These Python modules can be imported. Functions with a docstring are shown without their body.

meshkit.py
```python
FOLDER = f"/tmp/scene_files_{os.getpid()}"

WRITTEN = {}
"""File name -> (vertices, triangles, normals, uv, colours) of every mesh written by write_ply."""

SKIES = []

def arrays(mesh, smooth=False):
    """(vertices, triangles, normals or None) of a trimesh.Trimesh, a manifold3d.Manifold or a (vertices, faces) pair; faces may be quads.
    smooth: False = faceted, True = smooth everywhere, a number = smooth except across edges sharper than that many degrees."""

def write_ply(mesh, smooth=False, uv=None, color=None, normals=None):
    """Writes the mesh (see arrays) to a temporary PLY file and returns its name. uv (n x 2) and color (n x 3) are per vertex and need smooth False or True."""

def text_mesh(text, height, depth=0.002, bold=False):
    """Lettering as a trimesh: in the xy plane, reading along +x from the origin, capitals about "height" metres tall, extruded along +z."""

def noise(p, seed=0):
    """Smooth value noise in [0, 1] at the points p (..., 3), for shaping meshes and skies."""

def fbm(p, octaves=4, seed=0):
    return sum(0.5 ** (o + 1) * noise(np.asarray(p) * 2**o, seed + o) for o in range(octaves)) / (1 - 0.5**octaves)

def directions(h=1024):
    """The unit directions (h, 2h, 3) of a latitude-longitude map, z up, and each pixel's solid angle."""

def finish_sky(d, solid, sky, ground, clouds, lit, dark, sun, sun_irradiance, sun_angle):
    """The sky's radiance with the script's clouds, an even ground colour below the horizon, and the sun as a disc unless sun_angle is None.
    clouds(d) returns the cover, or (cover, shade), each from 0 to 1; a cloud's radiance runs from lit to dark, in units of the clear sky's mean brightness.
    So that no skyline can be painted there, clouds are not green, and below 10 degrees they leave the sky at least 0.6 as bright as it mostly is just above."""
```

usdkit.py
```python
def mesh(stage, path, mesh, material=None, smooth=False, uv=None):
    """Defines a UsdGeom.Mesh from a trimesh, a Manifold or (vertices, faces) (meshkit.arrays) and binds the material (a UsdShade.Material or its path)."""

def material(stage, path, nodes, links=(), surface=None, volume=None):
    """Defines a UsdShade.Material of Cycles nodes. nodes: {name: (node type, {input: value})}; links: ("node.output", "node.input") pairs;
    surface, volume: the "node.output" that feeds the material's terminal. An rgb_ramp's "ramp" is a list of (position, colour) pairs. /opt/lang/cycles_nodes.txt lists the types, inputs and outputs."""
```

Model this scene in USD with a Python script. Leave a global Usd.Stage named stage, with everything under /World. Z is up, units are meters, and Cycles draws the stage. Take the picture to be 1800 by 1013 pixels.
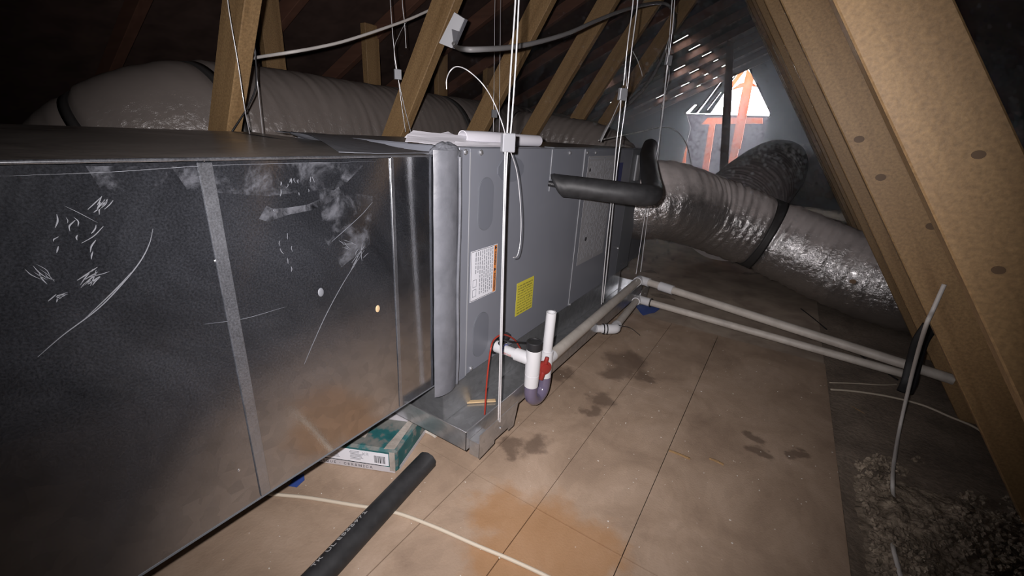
import math, random
import numpy as np, trimesh
import usdkit, meshkit
from pxr import Usd, UsdGeom, UsdLux, UsdShade, Gf, Sdf
from shapely.geometry import Polygon, box as sbox, LineString

stage = Usd.Stage.CreateInMemory()
UsdGeom.SetStageUpAxis(stage, UsdGeom.Tokens.z)
UsdGeom.SetStageMetersPerUnit(stage, 1.0)
UsdGeom.Xform.Define(stage, '/World')
UsdGeom.Scope.Define(stage, '/World/Looks')

# ------------------------------------------------------------------ camera
FWD = np.array([-0.4922, 0.8001, -0.3430]); RGT = np.array([0.8394, 0.5406, 0.0564]); UP = np.array([-0.2306, 0.2601, 0.9376])
EYE = np.array([0.0, 0.0, 0.75])
cam = UsdGeom.Camera.Define(stage, '/World/camera')
cam.CreateHorizontalApertureAttr(36.0)
cam.CreateVerticalApertureAttr(36.0 * 1013 / 1800)
cam.CreateFocalLengthAttr(36.0 * 746.8 / 1800)
cam.CreateClippingRangeAttr(Gf.Vec2f(0.005, 200))
m = Gf.Matrix4d(*RGT, 0, *UP, 0, *(-FWD), 0, *EYE, 1).GetOrthonormalized()
cam.AddTransformOp().Set(m)
cam.GetPrim().CreateAttribute('exposure', Sdf.ValueTypeNames.Float).Set(0.0)

# ------------------------------------------------------------------ light: daylight outside, the phone's flash beside the lens
sky = UsdLux.DomeLight.Define(stage, '/World/sky')
sky.CreateIntensityAttr(6.5); sky.CreateColorAttr(Gf.Vec3f(0.92, 0.96, 1.0))
fl = UsdLux.SphereLight.Define(stage, '/World/phone_flash')
fl.CreateRadiusAttr(0.006); fl.CreateIntensityAttr(50000.0); fl.CreateColorAttr(Gf.Vec3f(1.0, 0.945, 0.955))
fl.CreateNormalizeAttr(False)
sh = UsdLux.ShapingAPI.Apply(fl.GetPrim()); sh.CreateShapingConeAngleAttr(58.0); sh.CreateShapingConeSoftnessAttr(1.0)
aim = FWD - 0.03 * RGT + 0.06 * UP
fz = -aim / np.linalg.norm(aim); fx = np.cross(UP, fz); fx /= np.linalg.norm(fx); fy = np.cross(fz, fx)
fp = EYE - 0.025 * RGT + 0.018 * UP
fl.AddTransformOp().Set(Gf.Matrix4d(*fx, 0, *fy, 0, *fz, 0, *fp, 1))

# ------------------------------------------------------------------ helpers
rng = np.random.default_rng(7)
USED = {}
def numbered(path):
    n = USED.get(path, -1) + 1; USED[path] = n
    return path if n == 0 else '%s_%03d' % (path, n)
class T: pass
def thing(name, label=None, cat=None, loc=(0, 0, 0), group=None, kind=None):
    t = T(); t.path = numbered('/World/' + name); t.loc = np.array(loc, float)
    x = UsdGeom.Xform.Define(stage, t.path); x.AddTranslateOp().Set(Gf.Vec3d(*map(float, loc))); t.prim = x.GetPrim()
    for k, v in (('label', label), ('category', cat), ('group', group), ('kind', kind)):
        if v: t.prim.SetCustomDataByKey(k, v)
    return t
def part(t, name, mesh, mat, smooth=False, label=None, kind=None):
    """a mesh of the thing (or part) t; mesh is given in world coordinates"""
    p = T(); p.path = numbered(t.path + '/' + name); p.loc = t.loc
    v, f = np.array(mesh.vertices, float) - t.loc, np.array(mesh.faces)
    g = usdkit.mesh(stage, p.path, trimesh.Trimesh(v, f, process=False), M[mat], smooth)
    p.prim = g.GetPrim()
    if label: p.prim.SetCustomDataByKey('label', label)
    if kind: p.prim.SetCustomDataByKey('kind', kind)
    return p
def single(name, mesh, mat, label, cat, smooth=False, group=None, kind=None):
    v = np.array(mesh.vertices); loc = [(v[:, 0].min() + v[:, 0].max()) / 2, (v[:, 1].min() + v[:, 1].max()) / 2, v[:, 2].min()]
    path = numbered('/World/' + name)
    g = usdkit.mesh(stage, path, trimesh.Trimesh(v - loc, np.array(mesh.faces), process=False), M[mat], smooth)
    g.AddTranslateOp().Set(Gf.Vec3d(*map(float, loc)))
    for k, w in (('label', label), ('category', cat), ('group', group), ('kind', kind)):
        if w: g.GetPrim().SetCustomDataByKey(k, w)
    return g
def cat_(*ms): return trimesh.util.concatenate([m for m in ms])
def bx(x0, x1, y0, y1, z0, z1, bev=0.0):
    if bev <= 0:
        b = trimesh.creation.box((x1 - x0, y1 - y0, z1 - z0)); b.apply_translation(((x0 + x1) / 2, (y0 + y1) / 2, (z0 + z1) / 2)); return b
    b = bev; P = []
    for X, sx in ((x0, 1), (x1, -1)):
        for Y, sy in ((y0, 1), (y1, -1)):
            for Z, sz in ((z0, 1), (z1, -1)):
                P += [(X + sx * b, Y + sy * b, Z), (X + sx * b, Y, Z + sz * b), (X, Y + sy * b, Z + sz * b)]
    return trimesh.convex.convex_hull(np.array(P))
def frame_box(o, ax, ay, az, lx, ly, lz, bev=0.002):
    """box of size lx,ly,lz whose corner is o, along the unit axes ax, ay, az"""
    b = bx(0, lx, 0, ly, 0, lz, bev); R = np.eye(4); R[:3, 0] = ax; R[:3, 1] = ay; R[:3, 2] = az; R[:3, 3] = o
    b.apply_transform(R); 
    if np.linalg.det(R[:3, :3]) < 0: b.invert()
    return b
def unit(v): v = np.asarray(v, float); return v / np.linalg.norm(v)
def spline(pts, n=12):
    P = np.asarray(pts, float)
    if len(P) < 3: return P
    Q = np.vstack([2 * P[0] - P[1], P, 2 * P[-1] - P[-2]]); out = []
    for i in range(1, len(Q) - 2):
        p0, p1, p2, p3 = Q[i - 1], Q[i], Q[i + 1], Q[i + 2]
        for t in np.linspace(0, 1, n, endpoint=False):
            out.append(0.5 * (2 * p1 + (p2 - p0) * t + (2 * p0 - 5 * p1 + 4 * p2 - p3) * t * t + (3 * p1 - p0 - 3 * p2 + p3) * t ** 3))
    out.append(P[-1]); return np.array(out)
def frames(P):
    n = len(P); Tn = np.gradient(P, axis=0); Tn /= np.maximum(np.linalg.norm(Tn, axis=1, keepdims=True), 1e-9)
    N = np.zeros_like(P); a = np.array([0, 0, 1.0]) if abs(Tn[0][2]) < 0.9 else np.array([1.0, 0, 0])
    N[0] = unit(a - Tn[0] * (a @ Tn[0]))
    for i in range(1, n): N[i] = unit(N[i - 1] - Tn[i] * (N[i - 1] @ Tn[i]))
    return Tn, N, np.cross(Tn, N)
def tube(P, r, sides=12, caps=True, disp=None, sx=1.0):
    P = np.asarray(P, float); Tn, N, B = frames(P); r = np.broadcast_to(np.asarray(r, float), (len(P),))
    a = np.linspace(0, 2 * np.pi, sides, endpoint=False)
    R = r[:, None] * np.ones(sides)
    if disp is not None: R = R + disp
    V = P[:, None] + R[..., None] * (np.cos(a)[None, :, None] * N[:, None] + sx * np.sin(a)[None, :, None] * B[:, None])
    V = V.reshape(-1, 3); F = []
    i, j = np.meshgrid(np.arange(len(P) - 1), np.arange(sides), indexing='ij'); k = (j + 1) % sides
    A, Bq, Cq, D = i * sides + j, i * sides + k, (i + 1) * sides + k, (i + 1) * sides + j
    F = np.concatenate([np.stack([A, Bq, Cq], -1).reshape(-1, 3), np.stack([A, Cq, D], -1).reshape(-1, 3)])
    if caps:
        n0 = len(V); V = np.vstack([V, P[0], P[-1]]); jj = np.arange(sides); kk = (jj + 1) % sides; L = (len(P) - 1) * sides
        F = np.vstack([F, np.stack([np.full(sides, n0), kk, jj], -1), np.stack([np.full(sides, n0 + 1), L + jj, L + kk], -1)])
    return trimesh.Trimesh(V, F, process=False)
def hollow(P, ro, ri, sides=24):
    """an open pipe with wall thickness: outer tube, inner tube and end rings"""
    P = np.asarray(P, float); o = tube(P, ro, sides, caps=False); i_ = tube(P, ri, sides, caps=False); i_.invert()
    n = len(o.vertices); V = np.vstack([o.vertices, i_.vertices]); F = [o.faces, i_.faces + n]; jj = np.arange(sides); kk = (jj + 1) % sides
    L = (len(P) - 1) * sides
    F.append(np.stack([jj, n + jj, kk], -1)); F.append(np.stack([kk, n + jj, n + kk], -1))
    F.append(np.stack([L + jj, L + kk, n + L + jj], -1)); F.append(np.stack([L + kk, n + L + kk, n + L + jj], -1))
    return trimesh.Trimesh(V, np.vstack(F), process=False)
def cyl(p, q, r, sides=24): return tube(np.array([p, q], float), r, sides)
def lathe(o, axis, prof, sides=28):
    """profile (distance along axis, radius) turned about the axis from o"""
    ax = unit(axis); P = np.array([np.asarray(o, float) + ax * h for h, _ in prof]); a = np.array([0, 0, 1.0]) if abs(ax[2]) < .9 else np.array([1.0, 0, 0])
    N = unit(a - ax * (a @ ax)); B = np.cross(ax, N); an = np.linspace(0, 2 * np.pi, sides, endpoint=False)
    V = np.concatenate([p + max(r, 1e-5) * (np.cos(an)[:, None] * N + np.sin(an)[:, None] * B) for p, (_, r) in zip(P, prof)])
    F = []
    for i in range(len(prof) - 1):
        for j in range(sides):
            k = (j + 1) % sides; F += [(i * sides + j, i * sides + k, (i + 1) * sides + k), (i * sides + j, (i + 1) * sides + k, (i + 1) * sides + j)]
    return trimesh.Trimesh(V, F, process=False)
def prism(poly, o, ex, ey, depth):
    """shapely polygon (or point list) in the plane o + u*ex + v*ey, extruded by depth along ex x ey"""
    if not hasattr(poly, 'exterior'): poly = Polygon(poly)
    g = trimesh.creation.extrude_polygon(poly, abs(depth), engine='earcut')
    ex, ey = np.asarray(ex, float), np.asarray(ey, float); ez = np.cross(ex, ey)
    if depth < 0: g.apply_translation((0, 0, depth))
    R = np.eye(4); R[:3, 0] = ex; R[:3, 1] = ey; R[:3, 2] = ez; R[:3, 3] = o; g.apply_transform(R); return g
def plane_prism(pts, depth_dir, depth):
    """planar outline given by 3-D points, thickened along depth_dir"""
    P = np.asarray(pts, float); o = P[0]; ex = unit(P[1] - P[0]); n = unit(depth_dir); ex = unit(ex - n * (ex @ n)); ey = np.cross(n, ex)
    return prism(Polygon([((p - o) @ ex, (p - o) @ ey) for p in P]).buffer(0), o, ex, ey, depth)
def sheet(P, th=0.0006):
    """grid of points (n, m, 3) as a thin double-sided sheet with an edge"""
    P = np.asarray(P, float); n, mm = P.shape[:2]
    du, dv = np.gradient(P, axis=0), np.gradient(P, axis=1); N = np.cross(du, dv); N /= np.maximum(np.linalg.norm(N, axis=2, keepdims=True), 1e-9)
    V = np.concatenate([(P + N * th / 2).reshape(-1, 3), (P - N * th / 2).reshape(-1, 3)]); q = n * mm
    i, j = np.meshgrid(np.arange(n - 1), np.arange(mm - 1), indexing='ij'); A = i * mm + j; B = A + 1; Cc = A + mm + 1; D = A + mm
    F1 = np.concatenate([np.stack([A, D, Cc], -1).reshape(-1, 3), np.stack([A, Cc, B], -1).reshape(-1, 3)])
    F = [F1, F1[:, ::-1] + q]
    rim = [(0, k) for k in range(mm)] + [(k, mm - 1) for k in range(1, n)] + [(n - 1, k) for k in range(mm - 2, -1, -1)] + [(k, 0) for k in range(n - 2, -1, -1)]
    ids = [a * mm + b for a, b in rim]
    F.append(np.array([(a, b, b + q) for a, b in zip(ids, ids[1:])] + [(a, b + q, a + q) for a, b in zip(ids, ids[1:])]))
    mesh = trimesh.Trimesh(V, np.vstack(F), process=False)
    return mesh
def words(text, height, o, ex, ey, depth=0.0004, bold=False, width=None):
    g = meshkit.text_mesh(text, height, depth, bold)
    if width: g.apply_scale((width / max(g.vertices[:, 0].max(), 1e-6), 1, 1))
    R = np.eye(4); R[:3, 0] = ex; R[:3, 1] = ey; R[:3, 2] = np.cross(ex, ey); R[:3, 3] = o; g.apply_transform(R); return g

# ------------------------------------------------------------------ materials
M = {}
def film(name, col, lo, hi, scale, stretch, peak):
    n = {'t': ('texture_coordinate', {}), 'm': ('mapping', {'scale': stretch, 'rotation': (0.5, 0, 0)}), 'n': ('noise_texture', {'scale': scale, 'detail': 7, 'roughness': 0.7, 'distortion': 0.4}),
         'r': ('map_range', {'range_type': 'smoothstep', 'from_min': lo, 'from_max': hi, 'to_min': 0.0, 'to_max': peak, 'clamp': True}), 'tr': ('transparent_bsdf', {}), 'd': ('diffuse_bsdf', {'color': col}), 'mc': ('mix_closure', {})}
    M[name] = usdkit.material(stage, '/World/Looks/' + name, n, [('t.object', 'm.vector'), ('m.vector', 'n.vector'), ('n.fac', 'r.value'), ('r.result', 'mc.fac'), ('tr.BSDF', 'mc.closure1'), ('d.BSDF', 'mc.closure2')], surface='mc.closure')
def plain(name, c, rough=0.5, metal=0.0, **kw):
    M[name] = usdkit.material(stage, '/World/Looks/' + name, {'p': ('principled_bsdf', {'base_color': c, 'roughness': rough, 'metallic': metal, **kw})}, [], surface='p.BSDF')
def grainy(name, stops, scale=(1, 1, 1), rot=(0, 0, 0), freq=6, detail=6, rough=0.6, metal=0.0, bump=0.15, bdist=0.003, distortion=0.3, fine=None, rrange=None, **kw):
    n = {'t': ('texture_coordinate', {}), 'm0': ('mapping', {'rotation': rot}), 'm': ('mapping', {'scale': scale}),
         'n': ('noise_texture', {'scale': freq, 'detail': detail, 'roughness': 0.6, 'distortion': distortion}),
         'r': ('rgb_ramp', {'ramp': stops}), 'b': ('bump', {'strength': bump, 'distance': bdist}),
         'p': ('principled_bsdf', {'roughness': rough, 'metallic': metal, **kw})}
    l = [('t.object', 'm0.vector'), ('m0.vector', 'm.vector'), ('m.vector', 'n.vector'), ('n.fac', 'r.fac'), ('b.normal', 'p.normal')]
    if fine:
        n['n2'] = ('noise_texture', {'scale': fine, 'detail': 3, 'roughness': 0.6}); n['mx'] = ('mix_color', {'blend_type': 'overlay', 'fac': 0.55})
        l += [('t.object', 'n2.vector'), ('r.color', 'mx.a'), ('n2.fac', 'mx.b'), ('mx.result', 'p.base_color'), ('n2.fac', 'b.height')]
    else:
        l += [('r.color', 'p.base_color'), ('n.fac', 'b.height')]
    if rrange:
        n['mr'] = ('map_range', {'from_min': 0.3, 'from_max': 0.7, 'to_min': rrange[0], 'to_max': rrange[1], 'clamp': True}); l += [('n.fac', 'mr.value'), ('mr.result', 'p.roughness')]
    M[name] = usdkit.material(stage, '/World/Looks/' + name, n, l, surface='p.BSDF')

RA, LA = math.radians(55.7), math.radians(58.2)
WOOD = [(0.25, (0.19, 0.11, 0.045)), (0.45, (0.29, 0.180, 0.083)), (0.6, (0.33, 0.208, 0.096)), (0.8, (0.25, 0.152, 0.066))]
grainy('wood_right', WOOD, scale=(0.7, 9, 9), rot=(0, -RA, 0), freq=2.6, rough=0.55, bump=0.1, fine=170)
grainy('wood_left', WOOD, scale=(0.7, 9, 9), rot=(0, LA, 0), freq=2.6, rough=0.6, bump=0.1, fine=170)
grainy('wood_post', WOOD, scale=(9, 9, 0.7), freq=2.6, rough=0.65, bump=0.1, fine=170)
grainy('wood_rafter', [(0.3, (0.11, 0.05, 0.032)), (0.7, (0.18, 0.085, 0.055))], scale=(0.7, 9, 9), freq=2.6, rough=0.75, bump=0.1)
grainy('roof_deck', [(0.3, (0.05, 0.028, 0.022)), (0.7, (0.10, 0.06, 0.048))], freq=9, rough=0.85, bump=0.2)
plain('knot', (0.12, 0.07, 0.035), 0.6)
grainy('orange_wood', [(0.3, (0.26, 0.055, 0.018)), (0.7, (0.36, 0.085, 0.03))], scale=(9, 9, 1), freq=3, rough=0.8, specular_ior_level=0.1)
plain('outside_wall', (0.012, 0.008, 0.010), 0.9, specular_ior_level=0.0)
grainy('dirty_floor', [(0.3, (0.15, 0.117, 0.09)), (0.55, (0.25, 0.198, 0.153)), (0.75, (0.32, 0.26, 0.20))], freq=7, detail=9, rough=0.95, bump=0.5, bdist=0.006, fine=90)
grainy('lightened_floor', [(0.3, (0.26, 0.20, 0.155)), (0.55, (0.40, 0.32, 0.25)), (0.75, (0.50, 0.41, 0.32))], freq=7, detail=9, rough=0.9, bump=0.3, bdist=0.003)  # brown floor colour lightened to make up for flash falloff at the far end
grainy('insulation', [(0.3, (0.11, 0.085, 0.06)), (0.5, (0.30, 0.24, 0.18)), (0.72, (0.50, 0.41, 0.31))], freq=32, detail=8, rough=1.0, bump=1.0, bdist=0.01)

def osb():
    n = {'t': ('texture_coordinate', {}), 'n': ('noise_texture', {'scale': 5, 'detail': 8, 'roughness': 0.65, 'distortion': 0.6}),
         'r': ('rgb_ramp', {'ramp': [(0.28, (0.25, 0.176, 0.125)), (0.5, (0.365, 0.265, 0.19)), (0.72, (0.455, 0.34, 0.255))]}),
         'v': ('voronoi_texture', {'scale': 60, 'feature': 'f1', 'randomness': 1.0}), 'vm': ('mapping', {'scale': (1.0, 0.42, 1), 'rotation': (0, 0, 0.5)}),
         'vb': ('rgb_to_bw', {}), 'vr': ('map_range', {'from_min': 0, 'from_max': 1, 'to_min': 0.94, 'to_max': 1.04}),
         'mx': ('mix_color', {'blend_type': 'multiply', 'fac': 1.0}),
         'n2': ('noise_texture', {'scale': 14, 'detail': 5, 'roughness': 0.6}), 'warp': ('vector_math', {'math_type': 'multiply_add', 'vector2': (0.13, 0.13, 0.0), 'vector3': (-0.065, -0.065, 0.0)}),
         'pos': ('vector_math', {'math_type': 'add'}), 'nb': ('noise_texture', {'scale': 230, 'detail': 2}),
         'b': ('bump', {'strength': 0.25, 'distance': 0.002}), 'p': ('principled_bsdf', {'roughness': 0.62, 'specular_ior_level': 0.35})}
    l = [('t.object', 'n.vector'), ('n.fac', 'r.fac'), ('t.object', 'vm.vector'), ('vm.vector', 'v.vector'), ('v.color', 'vb.color'), ('vb.val', 'vr.value'),
         ('r.color', 'mx.a'), ('vr.result', 'mx.b'), ('t.object', 'n2.vector'), ('n2.color', 'warp.vector1'), ('t.object', 'pos.vector1'), ('warp.vector', 'pos.vector2'),
         ('t.object', 'nb.vector'), ('nb.fac', 'b.height'), ('b.normal', 'p.normal')]
    def blobs(tag, spots):
        last = None
        for i, (c, rad) in enumerate(spots):
            d, mr = f'{tag}d{i}', f'{tag}m{i}'
            n[d] = ('vector_math', {'math_type': 'distance', 'vector2': (c[0], c[1], 0.0)}); l.append(('pos.vector', d + '.vector1'))
            n[mr] = ('map_range', {'range_type': 'smoothstep', 'from_min': rad * 0.45, 'from_max': rad, 'to_min': 1.0, 'to_max': 0.0, 'clamp': True}); l.append((d + '.value', mr + '.value'))
            if last:
                n[f'{tag}x{i}'] = ('math', {'math_type': 'maximum'}); l.extend([(last, f'{tag}x{i}.value1'), (mr + '.result', f'{tag}x{i}.value2')]); last = f'{tag}x{i}.value'
            else: last = mr + '.result'
        return last
    water = [(-0.3491,1.3799,0),(-0.3469,1.2837,0),(-0.3246,1.0947,0),(-0.3337,1.0278,0),(-0.503,1.1613,0),(-0.396,0.8016,0),(-0.4457,0.7569,0),(0.1811,1.2,0),(0.0957,1.1316,0),(0.0782,1.1873,0),(-0.2695,1.3212,0)]
    wr = [.10, .07, .05, .04, .06, .05, .04, .03, .035, .03, .05]
    wet = blobs('w', list(zip(water, wr)))
    n['wf'] = ('math', {'math_type': 'multiply', 'value2': 0.62}); l.append((wet, 'wf.value1'))
    n['wx'] = ('mix_color', {'blend_type': 'mix', 'b': (0.085, 0.055, 0.040)}); l += [('wf.value', 'wx.fac'), ('mx.result', 'wx.a')]
    orange_spots = blobs('r', list(zip([(-0.2565,0.5817,0),(-0.1775,0.5854,0),(-0.2737,0.5033,0),(-0.3517,0.58,0)], [.13, .12, .11, .09])))  # warm orange patches blended into the floor colour
    n['rf'] = ('math', {'math_type': 'multiply', 'value2': 0.62}); l.append((orange_spots, 'rf.value1'))
    n['rx'] = ('mix_color', {'blend_type': 'mix', 'b': (0.34, 0.165, 0.055)}); l += [('rf.value', 'rx.fac'), ('wx.result', 'rx.a'), ('rx.result', 'p.base_color')]
    M['osb'] = usdkit.material(stage, '/World/Looks/osb', n, l, surface='p.BSDF')
osb()

def metal(name, c0, c1, r0, r1, dust, dustcol, met=0.9, spangle=60):
    n = {'t': ('texture_coordinate', {}), 'v': ('voronoi_texture', {'scale': spangle}), 'bw': ('rgb_to_bw', {}), 'r': ('rgb_ramp', {'ramp': [(0, c0), (1, c1)]}),
         'n': ('noise_texture', {'scale': 3.2, 'detail': 8, 'roughness': 0.68, 'distortion': 0.8}), 'rr': ('map_range', {'from_min': 0.3, 'from_max': 0.7, 'to_min': r0, 'to_max': r1, 'clamp': True}),
         'd': ('map_range', {'from_min': 0.35, 'from_max': 0.72, 'to_min': dust * 0.35, 'to_max': dust, 'clamp': True}), 'n3': ('noise_texture', {'scale': 300, 'detail': 2}),
         'ns': ('noise_texture', {'scale': 420, 'detail': 4, 'roughness': 0.75}), 'mm': ('math', {'math_type': 'multiply'}), 'sp': ('map_range', {'from_min': 0.38, 'from_max': 0.68, 'to_min': 0.6, 'to_max': 1.6, 'clamp': True}),
         'b': ('bump', {'strength': 0.04, 'distance': 0.001}),
         'p': ('principled_bsdf', {'metallic': met}), 'pd': ('diffuse_bsdf', {'color': dustcol}), 'mc': ('mix_closure', {})}
    l = [('t.object', 'v.vector'), ('v.color', 'bw.color'), ('bw.val', 'r.fac'), ('r.color', 'p.base_color'), ('t.object', 'n.vector'), ('n.fac', 'rr.value'), ('rr.result', 'p.roughness'),
         ('n.fac', 'd.value'), ('t.object', 'ns.vector'), ('ns.fac', 'sp.value'), ('sp.result', 'mm.value1'), ('d.result', 'mm.value2'), ('mm.value', 'mc.fac'), ('p.BSDF', 'mc.closure1'), ('pd.BSDF', 'mc.closure2'), ('t.object', 'n3.vector'), ('n3.fac', 'b.height'), ('b.normal', 'p.normal')]
    M[name] = usdkit.material(stage, '/World/Looks/' + name, n, l, surface='mc.closure')
metal('galvanized', (0.42, 0.43, 0.44), (0.54, 0.55, 0.57), 0.07, 0.13, 0.075, (0.25, 0.265, 0.31), met=1.0)
metal('galvanized_cleat', (0.42, 0.43, 0.44), (0.54, 0.55, 0.57), 0.18, 0.30, 0.22, (0.24, 0.25, 0.28), met=1.0)
metal('galvanized_dusty', (0.40, 0.40, 0.40), (0.50, 0.50, 0.50), 0.22, 0.36, 0.5, (0.24, 0.20, 0.17), met=1.0)
metal('galvanized_pan', (0.46, 0.47, 0.48), (0.62, 0.63, 0.65), 0.24, 0.42, 0.14, (0.36, 0.37, 0.38))
plain('steel_bright', (0.75, 0.76, 0.78), 0.3, 0.9)
plain('scuff', (0.13, 0.135, 0.15), 0.6, 0.1)
film('smear_film', (0.13, 0.134, 0.15), 0.34, 0.70, 45, (1, 1, 1), 0.6)
film('dust_film', (0.17, 0.175, 0.195), 0.46, 0.92, 22, (1, 1, 1), 0.6)
plain('scuff_tan', (0.45, 0.32, 0.18), 0.7)
grainy('mastic', [(0.3, (0.115, 0.120, 0.136)), (0.7, (0.155, 0.160, 0.180))], freq=30, rough=0.42, bump=0.35, bdist=0.003)
grainy('cabinet_paint', [(0.3, (0.178, 0.188, 0.218)), (0.7, (0.198, 0.208, 0.240))], freq=4, rough=0.38, bump=0.02, specular_ior_level=0.45)
plain('cabinet_dark', (0.13, 0.14, 0.155), 0.45)
plain('cabinet_pressed', (0.145, 0.155, 0.182), 0.42)
plain('cabinet_edge', (0.34, 0.35, 0.37), 0.4, 0.2)
plain('plate_foil', (0.30, 0.30, 0.315), 0.42, 0.0)
plain('label_white', (0.72, 0.73, 0.78), 0.45)
plain('label_orange', (0.62, 0.21, 0.05), 0.45)
plain('label_yellow', (0.62, 0.55, 0.06), 0.45)
plain('label_blue', (0.04, 0.05, 0.16), 0.45)
plain('ink', (0.03, 0.03, 0.035), 0.6)
plain('ink_grey', (0.30, 0.31, 0.34), 0.6)
plain('ink_olive', (0.28, 0.25, 0.04), 0.6)
plain('ink_red', (0.45, 0.10, 0.08), 0.6)
plain('ink_blue', (0.08, 0.10, 0.40), 0.5)
plain('ink_white', (0.45, 0.45, 0.45), 0.7)
plain('paper', (0.66, 0.65, 0.70), 0.75)
plain('pvc_white', (0.60, 0.60, 0.615), 0.35)
grainy('pvc_dirty', [(0.3, (0.40, 0.36, 0.32)), (0.6, (0.52, 0.48, 0.43)), (0.8, (0.58, 0.54, 0.49))], freq=16, rough=0.5, bump=0.05)
plain('pvc_purple', (0.13, 0.11, 0.17), 0.18, coat_weight=0.5)
plain('rubber_black', (0.016, 0.016, 0.018), 0.5)
plain('cap_red', (0.24, 0.024, 0.02), 0.35)
plain('wire_red', (0.34, 0.035, 0.02), 0.4)
grainy('foam_black', [(0.3, (0.016, 0.016, 0.017)), (0.7, (0.032, 0.032, 0.034))], freq=40, rough=0.55, bump=0.1)
plain('cable_steel', (0.80, 0.80, 0.82), 0.35, 0.55)
plain('zinc_block', (0.42, 0.43, 0.46), 0.4, 0.5)
plain('wire_white', (0.60, 0.57, 0.54), 0.5)
plain('wire_cream', (0.55, 0.48, 0.38), 0.55)
plain('conduit_grey', (0.17, 0.165, 0.165), 0.5)
plain('box_white', (0.80, 0.81, 0.84), 0.45)
plain('plastic_grey', (0.20, 0.20, 0.22), 0.5)
grainy('box_teal', [(0.3, (0.012, 0.075, 0.082)), (0.45, (0.02, 0.11, 0.115)), (0.52, (0.14, 0.15, 0.14)), (0.75, (0.27, 0.25, 0.225))], freq=17, detail=8, rough=0.55, bump=0.05)
grainy('box_side', [(0.3, (0.012, 0.08, 0.087)), (0.60, (0.02, 0.12, 0.125)), (0.66, (0.18, 0.19, 0.18))], freq=21, detail=8, rough=0.55, bump=0.05)
grainy('box_dust', [(0.3, (0.25, 0.22, 0.19)), (0.7, (0.42, 0.38, 0.34))], freq=40, rough=0.9, bump=0.3)
plain('box_white_band', (0.50, 0.48, 0.50), 0.6)
plain('tape_blue', (0.035, 0.075, 0.30), 0.6)
grainy('stick_wood', [(0.3, (0.42, 0.29, 0.15)), (0.7, (0.55, 0.40, 0.23))], scale=(2, 12, 12), freq=6, rough=0.7)
plain('styrofoam', (0.60, 0.56, 0.50), 0.8)
plain('strap_black', (0.012, 0.012, 0.013), 0.6)
plain('strap_grey', (0.045, 0.043, 0.042), 0.55)

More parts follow.
